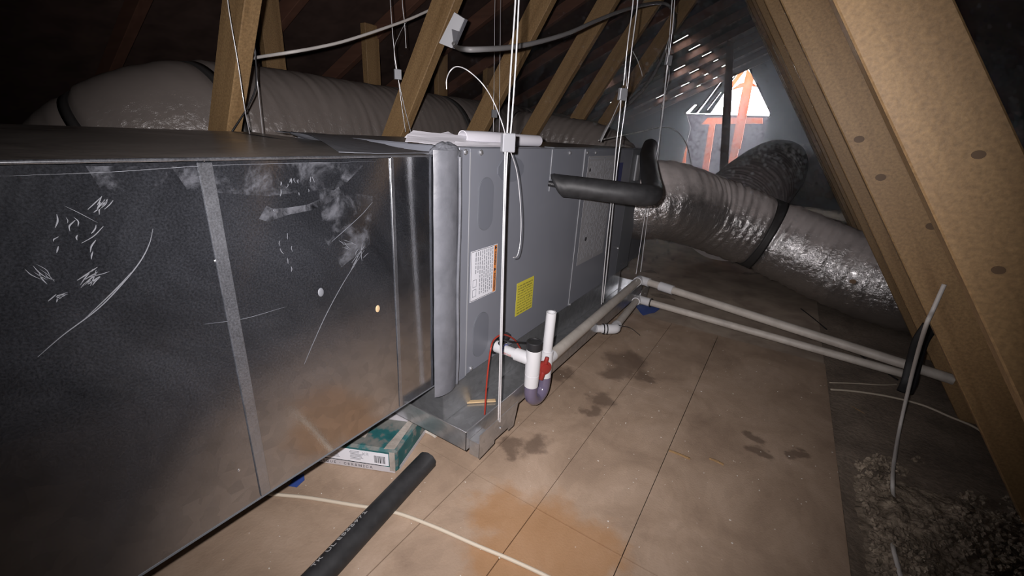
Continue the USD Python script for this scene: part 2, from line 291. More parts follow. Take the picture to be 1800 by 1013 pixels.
def foil(name, dust, dc=(0.26, 0.225, 0.205)):
    n = {'t': ('texture_coordinate', {}), 'g': ('geometry', {}), 's': ('separate_xyz', {}), 'n': ('noise_texture', {'scale': 9, 'detail': 8, 'roughness': 0.7}),
         'ad': ('math', {'math_type': 'multiply_add', 'value2': 0.9, 'value3': -0.45}), 'sm': ('math', {'math_type': 'add'}),
         'mr': ('map_range', {'range_type': 'smoothstep', 'from_min': 0.05, 'from_max': 0.85, 'to_min': dust[0], 'to_max': dust[1], 'clamp': True}),
         'w': ('noise_texture', {'scale': 42, 'detail': 5, 'roughness': 0.62, 'distortion': 1.6}), 'b': ('bump', {'strength': 0.75, 'distance': 0.006}),
         'p': ('principled_bsdf', {'base_color': (0.66, 0.65, 0.65), 'metallic': 0.95, 'roughness': 0.24}), 'pd': ('diffuse_bsdf', {'color': dc}), 'mc': ('mix_closure', {})}
    l = [('g.normal', 's.vector'), ('t.object', 'n.vector'), ('n.fac', 'ad.value1'), ('s.z', 'sm.value1'), ('ad.value', 'sm.value2'), ('sm.value', 'mr.value'), ('mr.result', 'mc.fac'),
         ('t.object', 'w.vector'), ('w.fac', 'b.height'), ('b.normal', 'p.normal'), ('p.BSDF', 'mc.closure1'), ('pd.BSDF', 'mc.closure2')]
    M[name] = usdkit.material(stage, '/World/Looks/' + name, n, l, surface='mc.closure')
foil('foil_right', (0.04, 0.93), (0.70, 0.63, 0.61)); foil('foil_dusty', (0.72, 0.985)); foil('foil_grey', (0.85, 0.98), (0.50, 0.46, 0.45))

# ------------------------------------------------------------------ the setting: floor, roof, end walls
RX, RZ, SL = -0.49, 1.911, 0.488          # ridge and roof slope
YB, YF = -1.6, 7.5                        # near and far end of the attic
S_ = lambda x: RZ + SL * (x - RX) if x < RX else RZ - SL * (x - RX)
floor = thing('floor', kind='structure')
def ground():
    xs, ys = np.linspace(-5.8, 5.0, 130), np.linspace(YB, 9.6, 140); X, Y = np.meshgrid(xs, ys, indexing='ij')
    P = np.stack([X, Y, np.zeros_like(X)], -1); P[..., 2] = -0.022 + 0.014 * (meshkit.fbm(P * 5.0, 4, 3) - 0.5)
    P[..., 2] -= 0.02 * ((X > 0.3) & (Y < 1.3))
    return sheet(P, 0.02)
part(floor, 'subfloor', ground(), 'dirty_floor', smooth=True)
part(floor, 'lightened_slab', bx(-2.2, 0.268, 1.849, 3.9, -0.034, -0.009), 'lightened_floor')  # added slab, its paler colour stands in for flash light lost with distance
ybnd = [-1.6, 0.03, 0.632, 1.226, 1.847]; xbnd = [-2.2, -1.45, -0.86, -0.468, -0.295, -0.105, 0.268]
for a, b in zip(ybnd, ybnd[1:]):
    for i, (c, d) in enumerate(zip(xbnd, xbnd[1:])):
        g = 0.0009; x1 = d - (0 if d == xbnd[-1] else g); lift = rng.uniform(-0.0012, 0.0008)
        part(floor, 'panel', bx(c + g, x1, a + g, b - g, -0.014, lift), 'osb')

ceil_l = thing('ceiling', kind='structure')
def deck(side, slits=()):
    cx = 1 / math.hypot(1, SL); ex = np.array([-cx if side < 0 else cx, 0, -SL * cx]); o = np.array([RX, 0, RZ + 0.080])
    L = 4.75
    poly = sbox(-0.05, YB, 5.3, YF)
    for s in slits: poly = poly.difference(s)
    return poly, o, ex
cxl = 1 / math.hypot(1, SL); EXL = np.array([-cxl, 0, -SL * cxl]); OL = np.array([RX, 0, RZ + 0.080])
def slit(a, b, w):
    A, B = [[(p - OL) @ EXL, p[1]] for p in (np.array(a), np.array(b))]
    yc = (A[1] + B[1]) / 2; yr = min((0.766 + 0.4915 * i - 0.055 for i in range(14)), key=lambda v: abs(v - yc)); A[1] = B[1] = yr
    return LineString([A, B]).buffer(w / 2, cap_style='flat')
slits = []
for w, seg in ((0.006, [(-1.9435,4.7874,1.2816),(-1.8404,4.8911,1.3319)]), (0.006, [(-2.1627,5.5217,1.1746),(-2.0378,5.6045,1.2356)]), (0.010, [(-1.4304,5.568,1.532),(-1.3201,5.595,1.5858)]), (0.010, [(-1.3616,6.1075,1.5655),(-1.2632,6.1032,1.6136)]), (0.016, [(-1.2777,6.5893,1.6065),(-1.2386,6.5851,1.6255)]),
               (0.018, [(-1.2462,7.0536,1.6219),(-1.2004,7.0641,1.6442)]), (0.010, [(-1.5534,6.5357,1.4719),(-1.4558,6.592,1.5196)]), (0.018, [(-1.447,7.0127,1.5239),(-1.4038,7.0057,1.5449)]), (0.008, [(-1.1497,5.6109,1.6689),(-1.0636,5.6128,1.7109)]), (0.006, [(-1.1084,6.1381,1.6891),(-1.0618,6.1358,1.7119)]),
               (0.007, [(-1.191,5.0782,1.6488),(-1.0919,5.1169,1.6972)]), (0.005, [(-1.2307,4.5614,1.6294),(-1.1073,4.5734,1.6896)]), (0.006, [(-1.7216,6.8689,1.3899),(-1.6245,6.9659,1.4372)]), (0.014, [(-1.0859,6.6165,1.7001),(-1.0485,6.6122,1.7183)]), (0.006, [(-1.8666,6.5151,1.3191),(-1.7679,6.5566,1.3672)])):
    slits.append(slit(seg[0], seg[1], 0.012 + w * 2.7))
pl, o_, ex_ = deck(-1, slits)
band = 1.22; y0 = YB; k = 0
while y0 < YF - 0.01:                       # deck sheets, 1.2 m wide bands
    y1 = min(y0 + band, YF); g = pl.intersection(sbox(-0.05, y0, 5.3, y1))
    for q in getattr(g, 'geoms', [g]):
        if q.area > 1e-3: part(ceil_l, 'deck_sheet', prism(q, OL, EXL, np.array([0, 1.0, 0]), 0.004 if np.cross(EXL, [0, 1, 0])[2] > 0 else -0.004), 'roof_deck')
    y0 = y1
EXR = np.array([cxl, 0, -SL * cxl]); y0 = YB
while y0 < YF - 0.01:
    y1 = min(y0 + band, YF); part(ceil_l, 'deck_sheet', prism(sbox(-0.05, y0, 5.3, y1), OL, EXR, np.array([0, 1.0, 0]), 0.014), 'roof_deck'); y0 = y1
wall_b = thing('wall_back', kind='structure')
gab = Polygon([(RX - (RZ + 0.084 + 0.1) / SL, -0.1), (RX, RZ + 0.084), (RX + (RZ + 0.084 + 0.1) / SL, -0.1)])
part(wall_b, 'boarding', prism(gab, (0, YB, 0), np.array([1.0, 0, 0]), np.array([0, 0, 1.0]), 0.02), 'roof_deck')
wall_f = thing('wall_far', kind='structure')
hole = Polygon([(p[0], p[2]) for p in [(-0.9353,7.5,1.8857),(-0.4733,7.5,1.2195),(-0.4729,7.5,0.905),(-0.6142,7.5,0.0721),(-1.5731,7.5,-0.0421),(-1.5071,7.5,0.9777),(-1.6174,7.5,1.1981),(-1.513,7.5,1.3146),(-1.4798,7.5,1.3151),(-1.565,7.5,1.1913),(-1.2599,7.5,1.1991),(-1.1869,7.5,1.3514),(-1.0753,7.5,1.5988)]])
h2 = [Polygon([(p[0], p[2]) for p in q]) for q in ([(-1.4645,7.5,1.1939),(-1.3582,7.5,1.3649),(-1.3445,7.5,1.3572),(-1.4396,7.5,1.1945)], [(-1.3582,7.5,1.3649),(-1.1838,7.5,1.6755),(-1.1767,7.5,1.6709),(-1.3469,7.5,1.3571)], [(-1.0866,7.5,1.6518),(-0.9411,7.5,1.8786),(-0.9321,7.5,1.8711),(-1.0742,7.5,1.6472)], [(-1.3181,7.5,1.2459),(-1.1766,7.5,1.4918),(-1.1694,7.5,1.4872),(-1.3092,7.5,1.2421)])]
gw = gab.difference(hole)
for q in h2: gw = gw.difference(q)
for q in getattr(gw, 'geoms', [gw]):
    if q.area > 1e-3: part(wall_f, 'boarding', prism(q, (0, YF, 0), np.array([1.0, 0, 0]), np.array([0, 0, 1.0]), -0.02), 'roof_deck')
sp = [(-3.0981,9,1.2373),(0.5879,9,1.3349)]
single('wall_outside', bx(-9, 6, 9.0, 9.1, -0.4, sp[0][2] + 0.03), 'outside_wall', 'low dark wall standing outside beyond the gable opening', 'wall', kind='structure')

# orange framing beyond the gable opening
def framebar(pts, y, th, mat): return plane_prism([(p[0], y, p[2]) for p in pts], (0, 1, 0), th)
FY = 8.05
fr = thing('orange_gable_frame', 'orange timber gable frame with post and crosspiece in the bright far opening', 'timber frame', loc=(-0.75, FY, 0))
part(fr, 'king_post', framebar([(-0.9593,8.05,1.8741),(-0.8405,8.05,1.7622),(-0.8008,8.05,0.7109),(-0.9331,8.05,0.7021),(-0.9616,8.05,1.5228)], FY, 0.05, 0), 'orange_wood')
lg = [(-1.2545,8.05,0.3038),(-0.8749,8.05,0.706)]
for q in lg: part(fr, 'leg', bx(q[0] - 0.055, q[0] + 0.055, FY + 0.005, FY + 0.045, -0.03, q[2] + 0.01), 'orange_wood')
part(fr, 'crosspiece', framebar([(-1.4682,8.05,1.0627),(-1.3905,8.05,1.1617),(-0.593,8.05,1.1863),(-0.5743,8.05,1.1047)], FY + 0.05, 0.05, 0), 'orange_wood')
part(fr, 'stud', framebar([(-1.3382,8.05,1.0763),(-1.2518,8.05,1.0795),(-1.2082,8.05,0.2988),(-1.3064,8.05,0.2895)], FY, 0.05, 0), 'orange_wood')
part(fr, 'collar', framebar([(-1.1368,8.05,1.5794),(-1.0193,8.05,1.6765),(-0.883,8.05,1.7074),(-0.7384,8.05,1.6194),(-0.7634,8.05,1.6274),(-0.8846,8.05,1.6437),(-0.999,8.05,1.62)], FY + 0.05, 0.05, 0), 'orange_wood')
part(fr, 'rafter', framebar([(-1.185,8.05,1.6122),(-1.0066,8.05,1.9457),(-0.9725,8.05,1.8979),(-1.132,8.05,1.5958)], FY + 0.05, 0.05, 0), 'orange_wood')
part(fr, 'stud', framebar([(-1.7296,8.05,0.6495),(-1.6301,8.05,0.7208),(-1.5802,8.05,0.206),(-1.7023,8.05,0.2426)], FY, 0.05, 0), 'orange_wood')
dp = [(-0.8078,4.9,1.6839),(-0.7435,4.9,1.6573),(-0.5192,4.9,0.2931),(-0.598,4.9,0.2837)]
single('hanging_post', plane_prism(dp, (0, 1, 0), 0.04), 'wood_rafter', 'thin dark upright post silhouetted against the bright gable opening', 'post')

# ------------------------------------------------------------------ diagonal braces, rafters, posts
YT = [0.726 + 0.4915 * i for i in range(14)]
ordn = ['first', 'second', 'third', 'fourth', 'fifth', 'sixth', 'seventh', 'eighth', 'ninth', 'tenth', 'eleventh', 'twelfth', 'thirteenth', 'fourteenth']
def brace(y, c, slope_ang, right, name, label, mat, z0, z1, knots=()):
    if right: d = np.array([math.cos(slope_ang), 0, -math.sin(slope_ang)]); nrm = np.array([math.sin(slope_ang), 0, math.cos(slope_ang)]); x_at = lambda z: (c - z) / math.tan(slope_ang)
    else: d = np.array([math.cos(slope_ang), 0, math.sin(slope_ang)]); nrm = np.array([math.sin(slope_ang), 0, -math.cos(slope_ang)]); x_at = lambda z: (z - c) / math.tan(slope_ang)
    a = np.array([x_at(z1), y, z1]) if right else np.array([x_at(z0), y, z0]); b = np.array([x_at(z0), y, z0]) if right else np.array([x_at(z1), y, z1])
    L = np.linalg.norm(b - a); bm = frame_box(a, d, np.array([0, 1.0, 0]), nrm, L, 0.038, 0.089, 0.0022)
    lo = a if a[2] < b[2] else b
    t = thing(name, label, 'roof brace', loc=tuple(lo), group=None)
    part(t, 'timber', bm, mat)
    for kn in knots:
        kn = np.array(kn); q = trimesh.creation.cylinder(0.0058 if y < 0.9 else 0.0085, 0.0012, sections=14); q.apply_scale((1.0, 1.0, 1.0)); R = trimesh.transformations.rotation_matrix(math.pi / 2, (1, 0, 0)); q.apply_transform(R); q.apply_scale((1.1, 1, 0.85)); q.apply_translation((kn[0], y - 0.0002, kn[2])); part(t, 'knot', q, 'knot')
    return t
kr = [[(0.1757,0.726,0.7566),(0.2331,0.726,0.6287)], [(0.103,1.2175,0.7787),(0.1604,1.2175,0.7046),(0.2688,1.2175,0.6159)], [(0.2452,1.709,0.3588)]]
rlab = ['nearest right-hand sloping brace, widest in view, with a dark knot near its far edge', 'second sloping brace from the right, with two dark round knots', 'third sloping brace from the right, its foot beside the loose insulation',
        'fourth sloping brace from the right, narrow strip behind the knotted one']
for i, y in enumerate(YT[:8]):
    lab = rlab[i] if i < 4 else f'{ordn[i]} sloping brace counted from the right, in the haze beside the gable opening'
    brace(y, [0.915, 0.893, 0.888][i] if i < 3 else 0.885 + 0.006 * math.sin(i * 2.1), RA, True, 'right_brace', lab, 'wood_right', -0.03, 1.76, kr[i] if i < 3 else ())
llab = ['brown sloping brace nearest the left, behind the galvanized duct, crossed by a hanging wire', 'sloping brace carrying the white electrical box', 'sloping brace just behind the front white hanger cables', 'sloping brace behind the rolled white manual on the unit', 'sloping brace just left of the middle pair of hanger cables']
for i, y in enumerate([0.60] + YT[1:6]):
    lab = llab[i] if i < 5 else f'{ordn[i]} sloping brace counted from the left, dim beyond the hangers'
    brace(y, 2.95 + (0.01 * math.sin(i * 1.7)), LA, False, 'left_brace', lab, 'wood_left', 0.0, 1.70)
def rafter(y, side):
    ex = np.array([side * cxl, 0, -SL * cxl]); nrm = np.array([side * SL * cxl, 0, cxl]); o = np.array([RX + side * 0.075, y, RZ - 0.075 * SL])
    return frame_box(o, ex, np.array([0, 1.0, 0]), nrm, 4.0, 0.038, 0.070, 0.002)
for i, y in enumerate(YT):
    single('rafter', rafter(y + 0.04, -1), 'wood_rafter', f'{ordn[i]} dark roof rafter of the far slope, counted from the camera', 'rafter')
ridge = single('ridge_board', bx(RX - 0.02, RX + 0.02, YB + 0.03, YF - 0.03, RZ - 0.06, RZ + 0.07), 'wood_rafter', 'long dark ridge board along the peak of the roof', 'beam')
for (a, b), lab in [(([(-2,1.1824,1.0873)][0], 0), 'pale upright post behind the flexible duct, left of the electrical box brace'), (([(-2,1.7174,1.1109)][0], 0), 'upright post stub rising behind the middle of the flexible duct'), (([(-2,2.2665,1.1062)][0], 0), 'dim upright post behind the duct below the electrical box'), (([(-2,2.7783,1.1027)][0], 0), 'dim upright post behind the duct, right of the curled wire')]:
    y = a[1]; t = thing('knee_post', lab, 'post', loc=(-2.0, y, 0)); part(t, 'timber', bx(-2.038, -2.0, y - 0.044, y + 0.044, 0.0, S_(-2.0) + 0.06, 0.002), 'wood_post')

# ------------------------------------------------------------------ plenum duct
F = -0.569
pl = thing('sheet_metal_duct', 'large scratched galvanized sheet metal duct filling the left side', 'air duct', loc=(F, -0.1, 0.204))
part(pl, 'side_panel', bx(F - 0.0012, F, -0.75, 0.236, 0.205, 0.7005), 'galvanized')
part(pl, 'side_panel', bx(F - 0.0012, F, 0.237, 0.515, 0.205, 0.7005), 'galvanized')
part(pl, 'side_panel', bx(F - 0.0012, F + 0.0004, 0.516, 0.640, 0.205, 0.7005), 'galvanized')
part(pl, 'top_panel', prism([(F, 0.699), (F, 0.7005), (-1.24, 0.7125), (-1.24, 0.711)], (0, 0.640, 0), np.array([1.0, 0, 0]), np.array([0, 0, 1.0]), 1.39), 'galvanized_dusty')
part(pl, 'bottom_panel', bx(-1.24, F, -0.75, 0.640, 0.2040, 0.2052), 'galvanized')
part(pl, 'back_panel', bx(-1.24, -1.2388, -0.75, 0.640, 0.205, 0.7), 'galvanized')
part(pl, 'corner_seam', tube([(F - 0.001, -0.75, 0.7015), (F - 0.001, 0.640, 0.7015)], 0.0022, 10), 'galvanized_cleat', smooth=True)
part(pl, 'drive_cleat', bx(F, F + 0.0022, 0.2290, 0.2440, 0.207, 0.698, 0.0008), 'galvanized_cleat')
part(pl, 'drive_cleat', bx(F, F + 0.0022, 0.5110, 0.5190, 0.207, 0.699, 0.0008), 'galvanized_cleat')
part(pl, 'bottom_shade_edge', bx(F - 0.012, F + 0.0006, -0.75, 0.640, 0.2025, 0.2055), 'cabinet_dark')  # dark strip that thickens the shadow line under the duct
def scratch(pts, w, mat='scuff', taper=True):
    P = spline(pts, 8); n = len(P); wd = w * (np.sin(np.linspace(0.15, math.pi - 0.15, n)) if taper else np.ones(n)); d = np.gradient(P, axis=0); d /= np.linalg.norm(d, axis=1, keepdims=True)
    nn = np.cross(d, (1, 0, 0)); A = P + nn * wd[:, None] / 2; B = P - nn * wd[:, None] / 2; A[:, 0] = B[:, 0] = F + 0.0004
    g = sheet(np.stack([A, B], 1), 0.0003); return g
X_ = F
for w, p in ((0.0009, [(-0.569,0.063,0.5217),(-0.569,0.0837,0.5368),(-0.569,0.113,0.5547),(-0.569,0.1351,0.5736),(-0.569,0.1564,0.5958),(-0.569,0.1684,0.6138),(-0.569,0.1751,0.6303)]), (0.0007, [(-0.569,0.1029,0.5486),(-0.569,0.1298,0.5706),(-0.569,0.1484,0.5874)]), (0.0006, [(-0.569,0.1124,0.6615),(-0.569,0.1213,0.6535),(-0.569,0.1323,0.6425)]),
             (0.0006, [(-0.569,0.1163,0.6245),(-0.569,0.1267,0.6301),(-0.569,0.1358,0.6386)]), (0.0007, [(-0.569,0.472,0.6303),(-0.569,0.4478,0.6117),(-0.569,0.4083,0.5881),(-0.569,0.3901,0.5777)]), (0.0006, [(-0.569,0.4489,0.5527),(-0.569,0.4062,0.5087),(-0.569,0.3705,0.4654),(-0.569,0.3433,0.4259),(-0.569,0.3233,0.3944)]), (0.0005, [(-0.569,0.204,0.5057),(-0.569,0.2501,0.4974),(-0.569,0.3047,0.4963)]), (0.0005, [(-0.569,0.0789,0.6903),(-0.569,0.1546,0.691),(-0.569,0.2607,0.6947),(-0.569,0.4822,0.694)])):
    part(pl, 'scratch', scratch(p, w * 0.8), 'scuff')
def marks(c, ang, L, n, spread, seed):
    r_ = np.random.default_rng(seed); out = []
    for _ in range(n):
        o = np.array([F, c[1] + r_.normal(0, spread), min(c[2] + r_.normal(0, spread), 0.672)]); a = ang + r_.normal(0, 0.25); l_ = L * r_.uniform(0.35, 1.0); d = np.array([0, math.cos(a), math.sin(a)]) * l_ / 2
        out.append(scratch([o - d, o + (0, r_.normal(0, 0.001), 0), o + d], r_.uniform(0.0004, 0.0011)))
    return cat_(*out)
for i, (q, a, L, n, sp) in enumerate((([(-0.569,0.1157,0.5881)][0], 0.75, 0.024, 9, 0.004), ([(-0.569,0.0832,0.6009)][0], -1.0, 0.016, 7, 0.004), ([(-0.569,0.1378,0.6605)][0], 0.9, 0.020, 8, 0.003), ([(-0.569,0.0914,0.5756)][0], 0.4, 0.010, 6, 0.003), ([(-0.569,0.4169,0.5683)][0], -0.6, 0.022, 9, 0.006), ([(-0.569,0.4369,0.5453)][0], 1.0, 0.03, 7, 0.010), ([(-0.569,0.3185,0.5699)][0], 1.5, 0.010, 6, 0.016), ([(-0.569,0.1121,0.6298)][0], 1.2, 0.014, 10, 0.018), ([(-0.569,0.3436,0.6699)][0], 1.5, 0.009, 12, 0.02))):
    part(pl, 'scuff_mark', marks(q, a, L, n, sp, 40 + i), 'scuff')
sm = [(-0.569,0.2875,0.6262),(-0.569,0.2993,0.6419),(-0.569,0.3077,0.6373),(-0.569,0.3231,0.6363),(-0.569,0.3567,0.6375),(-0.569,0.3895,0.6467),(-0.569,0.4101,0.6593),(-0.569,0.4122,0.6507),(-0.569,0.3933,0.638),(-0.569,0.3601,0.629),(-0.569,0.3259,0.6267),(-0.569,0.2978,0.6211)]
for q in ([(-0.569,0.1348,0.6971),(-0.569,0.1982,0.6952),(-0.569,0.1991,0.6723),(-0.569,0.1678,0.6658),(-0.569,0.1407,0.6764)], [(-0.569,0.2033,0.6951),(-0.569,0.3809,0.6953),(-0.569,0.4594,0.6893),(-0.569,0.4148,0.6573),(-0.569,0.3025,0.6542),(-0.569,0.2146,0.6681)], [(-0.569,0.377,0.6599),(-0.569,0.4726,0.6395),(-0.569,0.4611,0.5602),(-0.569,0.4032,0.5335),(-0.569,0.3781,0.5842)]):
    part(pl, 'dust_patch', plane_prism([(F + 0.0001, p[1], p[2]) for p in q], (1, 0, 0), 0.0003), 'dust_film')
part(pl, 'smear', plane_prism([(F, p[1], p[2]) for p in sm], (1, 0, 0), 0.0004), 'smear_film')
for p, r, mt in (([(-0.569,0.3635,0.5022)][0], 0.0062, 'scuff'), ([(-0.569,0.4701,0.4399)][0], 0.006, 'scuff_tan'), ([(-0.569,0.208,0.2732)][0], 0.0022, 'steel_bright'), ([(-0.569,0.2283,0.582)][0], 0.0014, 'steel_bright')):
    q = trimesh.creation.icosphere(2, r); q.apply_scale((0.25, 0.8, 1.15)); q.apply_translation((F, p[1], p[2])); part(pl, 'sealant_dab', q, mt, smooth=True)
# dusty duct tape collar between duct and unit, sealant lump, lifted tape flap
def collar():
    zs = np.linspace(0.178, 0.712, 60); P = []
    for z in zs:
        row = []
        for t in np.linspace(0, 1, 14):
            y = 0.612 + 0.080 * t; b = 0.013 * math.sin(math.pi * min(1, t * 1.15)) ** 0.6 if t < 0.87 else 0.013 * 0.2
            x = F + 0.003 + b + 0.0022 * (meshkit.fbm(np.array([y * 60, z * 24, 1.0]), 3) - 0.5) + 0.001
            row.append((x, y + 0.002 * (meshkit.fbm(np.array([z * 12, t, 4.0]), 2) - 0.5), z))
        P.append(row)
    return sheet(np.array(P), 0.004)
part(pl, 'tape_collar', collar(), 'mastic', smooth=50)
part(pl, 'tape_ridge', tube(spline([(F + 0.016, 0.676 + 0.002 * math.sin(k), 0.185 + k * 0.0515) for k in range(11)], 6), 0.0035, 8), 'mastic', smooth=True)
lump = trimesh.creation.icosphere(4, 1.0); lv = lump.vertices; lv = lv * (0.022, 0.038, 0.026) * (1 + 0.35 * (meshkit.fbm(lv * 3.1 + 7, 3) - 0.5))[:, None]; lump.vertices = lv + (F - 0.004, 0.655, 0.700)
part(pl, 'sealant_lump', lump, 'mastic', smooth=True)
def flap():
    A = spline([(-0.6,0.4381,0.7026),(-0.6,0.4857,0.7022),(-0.6,0.5602,0.7016),(-0.6,0.6518,0.6987)], 8); B = spline([(-1.12,0.6794,0.7166),(-1.16,0.8128,0.7187),(-1.16,0.9659,0.7199),(-1.1,1.0296,0.7177),(-1,1.1085,0.7071)], 6)
    n = 34; A = A[np.linspace(0, len(A) - 1, n).astype(int)]; B = B[np.linspace(0, len(B) - 1, n).astype(int)]
    P = []
    for i in range(n):
        s = i / (n - 1); row = []
        for t in np.linspace(0, 1, 12):
            q = A[i] * (1 - t) + B[i] * t; q = q + (0, 0, 0.012 * (1 - s) * math.sin(math.pi * t) + 0.004 * (1 - t) * (1 - s)); q[1] = min(q[1], 0.66); q[2] = max(q[2], 0.7035 + 0.018 * (F - q[0])); row.append(q)
        P.append(row)
    return sheet(np.array(P), 0.0012)
part(pl, 'tape_flap', flap(), 'mastic', smooth=40)
part(pl, 'tape_strip', tube(spline([(-1.12,0.681,0.7167),(-1.02,0.6659,0.7091),(-0.9,0.6505,0.7041),(-0.78,0.6323,0.6995),(-0.7,0.6383,0.6993),(-0.62,0.662,0.7015)], 8), 0.0042, 10, sx=1.3), 'mastic', smooth=True)

# ------------------------------------------------------------------ air handler
ah = thing('air_handler', 'grey metal air handler cabinet lying on its side in the galvanized pan', 'air conditioner', loc=(F, 0.692, 0.172))
Y0, Y1, Z0, Z1 = 0.692, 1.975, 0.172, 0.717
part(ah, 'cabinet', bx(-1.12, F - 0.004, Y0 + 0.002, Y1, Z0, Z1, 0.003), 'cabinet_paint')
part(ah, 'end_flange', bx(F - 0.004, F + 0.0012, Y0, 0.7265, Z0, Z1, 0.001), 'cabinet_paint')
part(ah, 'front_panel', bx(F - 0.004, F, 0.728, 1.3170, Z0 + 0.004, Z1 - 0.002, 0.001), 'cabinet_paint')
part(ah, 'access_panel', bx(F - 0.004, F + 0.0008, 1.3200, 1.80, Z0 + 0.004, Z1 - 0.002, 0.001), 'cabinet_paint')
part(ah, 'access_panel', bx(F - 0.004, F + 0.0004, 1.802, Y1 - 0.002, Z0 + 0.004, Z1 - 0.002, 0.001), 'cabinet_dark')
part(ah, 'seam', bx(F, F + 0.0022, 0.7262, 0.7285, Z0 + 0.004, Z1 - 0.01), 'cabinet_edge')
part(ah, 'seam', bx(F, F + 0.0018, 1.0915, 1.0940, 0.600, Z1 - 0.004), 'cabinet_edge')
part(ah, 'seam', bx(F, F + 0.0020, 1.3160, 1.3190, Z0 + 0.006, Z1 - 0.004), 'cabinet_edge')
part(ah, 'top_rail', bx(F - 0.03, F + 0.0016, 1.10, Y1, Z1 - 0.0015, Z1 + 0.002, 0.0005), 'cabinet_dark')
EY, EZ = np.array([0, 1.0, 0]), np.array([0, 0, 1.0])
def obround(cy, cz, w, h, n=20):
    r = w / 2; return LineString([(cy, cz - h / 2 + r), (cy, cz + h / 2 - r)]).buffer(r, quad_segs=12) if h > w else Polygon([(cy + w / 2 * math.cos(a), cz + h / 2 * math.sin(a)) for a in np.linspace(0, 2 * math.pi, n, endpoint=False)])
for cy, cz, w, h in ((0.789, 0.594, 0.055, 0.117), (0.787, 0.266, 0.062, 0.118)):
    part(ah, 'knockout', prism(obround(cy, cz, w, h), (F, 0, 0), EY, EZ, 0.0016), 'cabinet_pressed', label='obround pressed knockout')
    ring = obround(cy, cz, w + 0.003, h + 0.003).difference(obround(cy, cz, w, h)); part(ah, 'knockout_rim', prism(ring, (F, 0, 0), EY, EZ, 0.0008), 'cabinet_dark')
oc = Polygon([(0.888 + 0.058 * math.cos(a), 0.667 + 0.030 * math.sin(a)) for a in np.linspace(math.pi / 12, 2 * math.pi + math.pi / 12, 12, endpoint=False)])
part(ah, 'knockout', prism(oc, (F, 0, 0), EY, EZ, 0.0014), 'cabinet_pressed', label='round pressed knockout')
for y, z in ((0.712, 0.7075), (0.765, 0.7065), (1.205, 0.703), (1.335, 0.703), (1.405, 0.703), (1.21, 0.19), (0.75, 0.185), (1.33, 0.178), (1.79, 0.55), (1.79, 0.30)):
    part(ah, 'screw', lathe((F, y, z), (1, 0, 0), [(0, 0), (0, 0.0062), (0.0012, 0.0062), (0.0014, 0.0042), (0.0042, 0.0040), (0.0048, 0.0028), (0.0048, 0)], 12), 'steel_bright')
# warning label: text runs downward (rotated a quarter turn)
wl = part(ah, 'warning_label', bx(F, F + 0.0006, 0.739, 0.8445, 0.3675, 0.4920), 'label_white', label='white warning label with an orange strip')
XW = F + 0.0006
dn, lf = np.array([0, 0, -1.0]), np.array([0, 1.0, 0])     # reading direction down, letter tops towards +Y
def wp(name, mesh, mat): part(wl, name, mesh, mat)
bar = lambda y0, y1, z0, z1, t=0.0003: bx(XW, XW + t, y0, y1, z0, z1)
wp('orange_strip', bar(0.831, 0.8425, 0.3690, 0.4905), 'label_orange')
for zt in (0.489, 0.433):
    wp('alert_triangle', prism([(0.833, zt - 0.010), (0.833, zt), (0.8415, zt - 0.005)], (XW + 0.0003, 0, 0), EY, EZ, 0.0003), 'ink')
wp('lettering', words('WARNING', 0.0062, (XW + 0.0003, 0.8335, 0.4755), dn, lf, 0.0003, True, 0.036), 'ink')
wp('lettering', words('AVERTISSEMENT', 0.0062, (XW + 0.0003, 0.8335, 0.4195), dn, lf, 0.0003, True, 0.048), 'ink')
rows = []
lines = rng.uniform(0.75, 1.0, 9)
for i in range(9):
    y = 0.8225 - i * 0.0083; z = 0.487
    end = 0.377 if i < 7 else 0.432
    while z > end + 0.003:
        L = rng.uniform(0.004, 0.012); z2 = max(z - L, end); rows.append(bar(y, y + 0.0036, z2, z, 0.00025)); z = z2 - 0.0022
wp('print_lines', cat_(*rows), 'ink_grey')
for z0, z1 in ((0.402, 0.421), (0.378, 0.397)):
    ring = sbox(0.747, z0, 0.762, z1).difference(sbox(0.7485, z0 + 0.0015, 0.7605, z1 - 0.0015)); wp('pictogram', prism(ring, (XW, 0, 0), EY, EZ, 0.0003), 'ink_grey')
ring = sbox(0.739, 0.3675, 0.8445, 0.4920).buffer(-0.0015).difference(sbox(0.739, 0.3675, 0.8445, 0.4920).buffer(-0.0025)); wp('border', prism(ring, (XW, 0, 0), EY, EZ, 0.0002), 'ink')
yl = part(ah, 'yellow_label', bx(F, F + 0.0006, 0.950, 1.0445, 0.2590, 0.3590), 'label_yellow', label='yellow printed label')
rows = []
for i in range(11):
    z = 0.350 - i * 0.0082; y = 0.957
    while y < 1.036:
        L = rng.uniform(0.006, 0.016); y2 = min(y + L, 1.039); rows.append(bx(XW, XW + 0.00025, y, y2, z - (0.0042 if i < 2 or i > 9 else 0.0026), z)); y = y2 + 0.003
part(yl, 'print_lines', cat_(*rows), 'ink_olive')
part(yl, 'ink_spot', cat_(lathe((XW, 0.983, 0.330), (1, 0, 0), [(0, 0), (0, 0.002), (0.0004, 0.002), (0.0004, 0)], 10), lathe((XW, 1.026, 0.303), (1, 0, 0), [(0, 0), (0, 0.0017), (0.0004, 0.0017), (0.0004, 0)], 10)), 'ink')
pt_ = part(ah, 'data_plate', bx(F + 0.0008, F + 0.0014, 1.350, 1.600, 0.319, 0.6925), 'plate_foil', label='tall silver wiring diagram plate')
XP = F + 0.0014
pr = [bx(XP, XP + 0.0002, 1.493, 1.498, 0.322, 0.690), bx(XP, XP + 0.0002, 1.365, 1.595, 0.684, 0.686)]
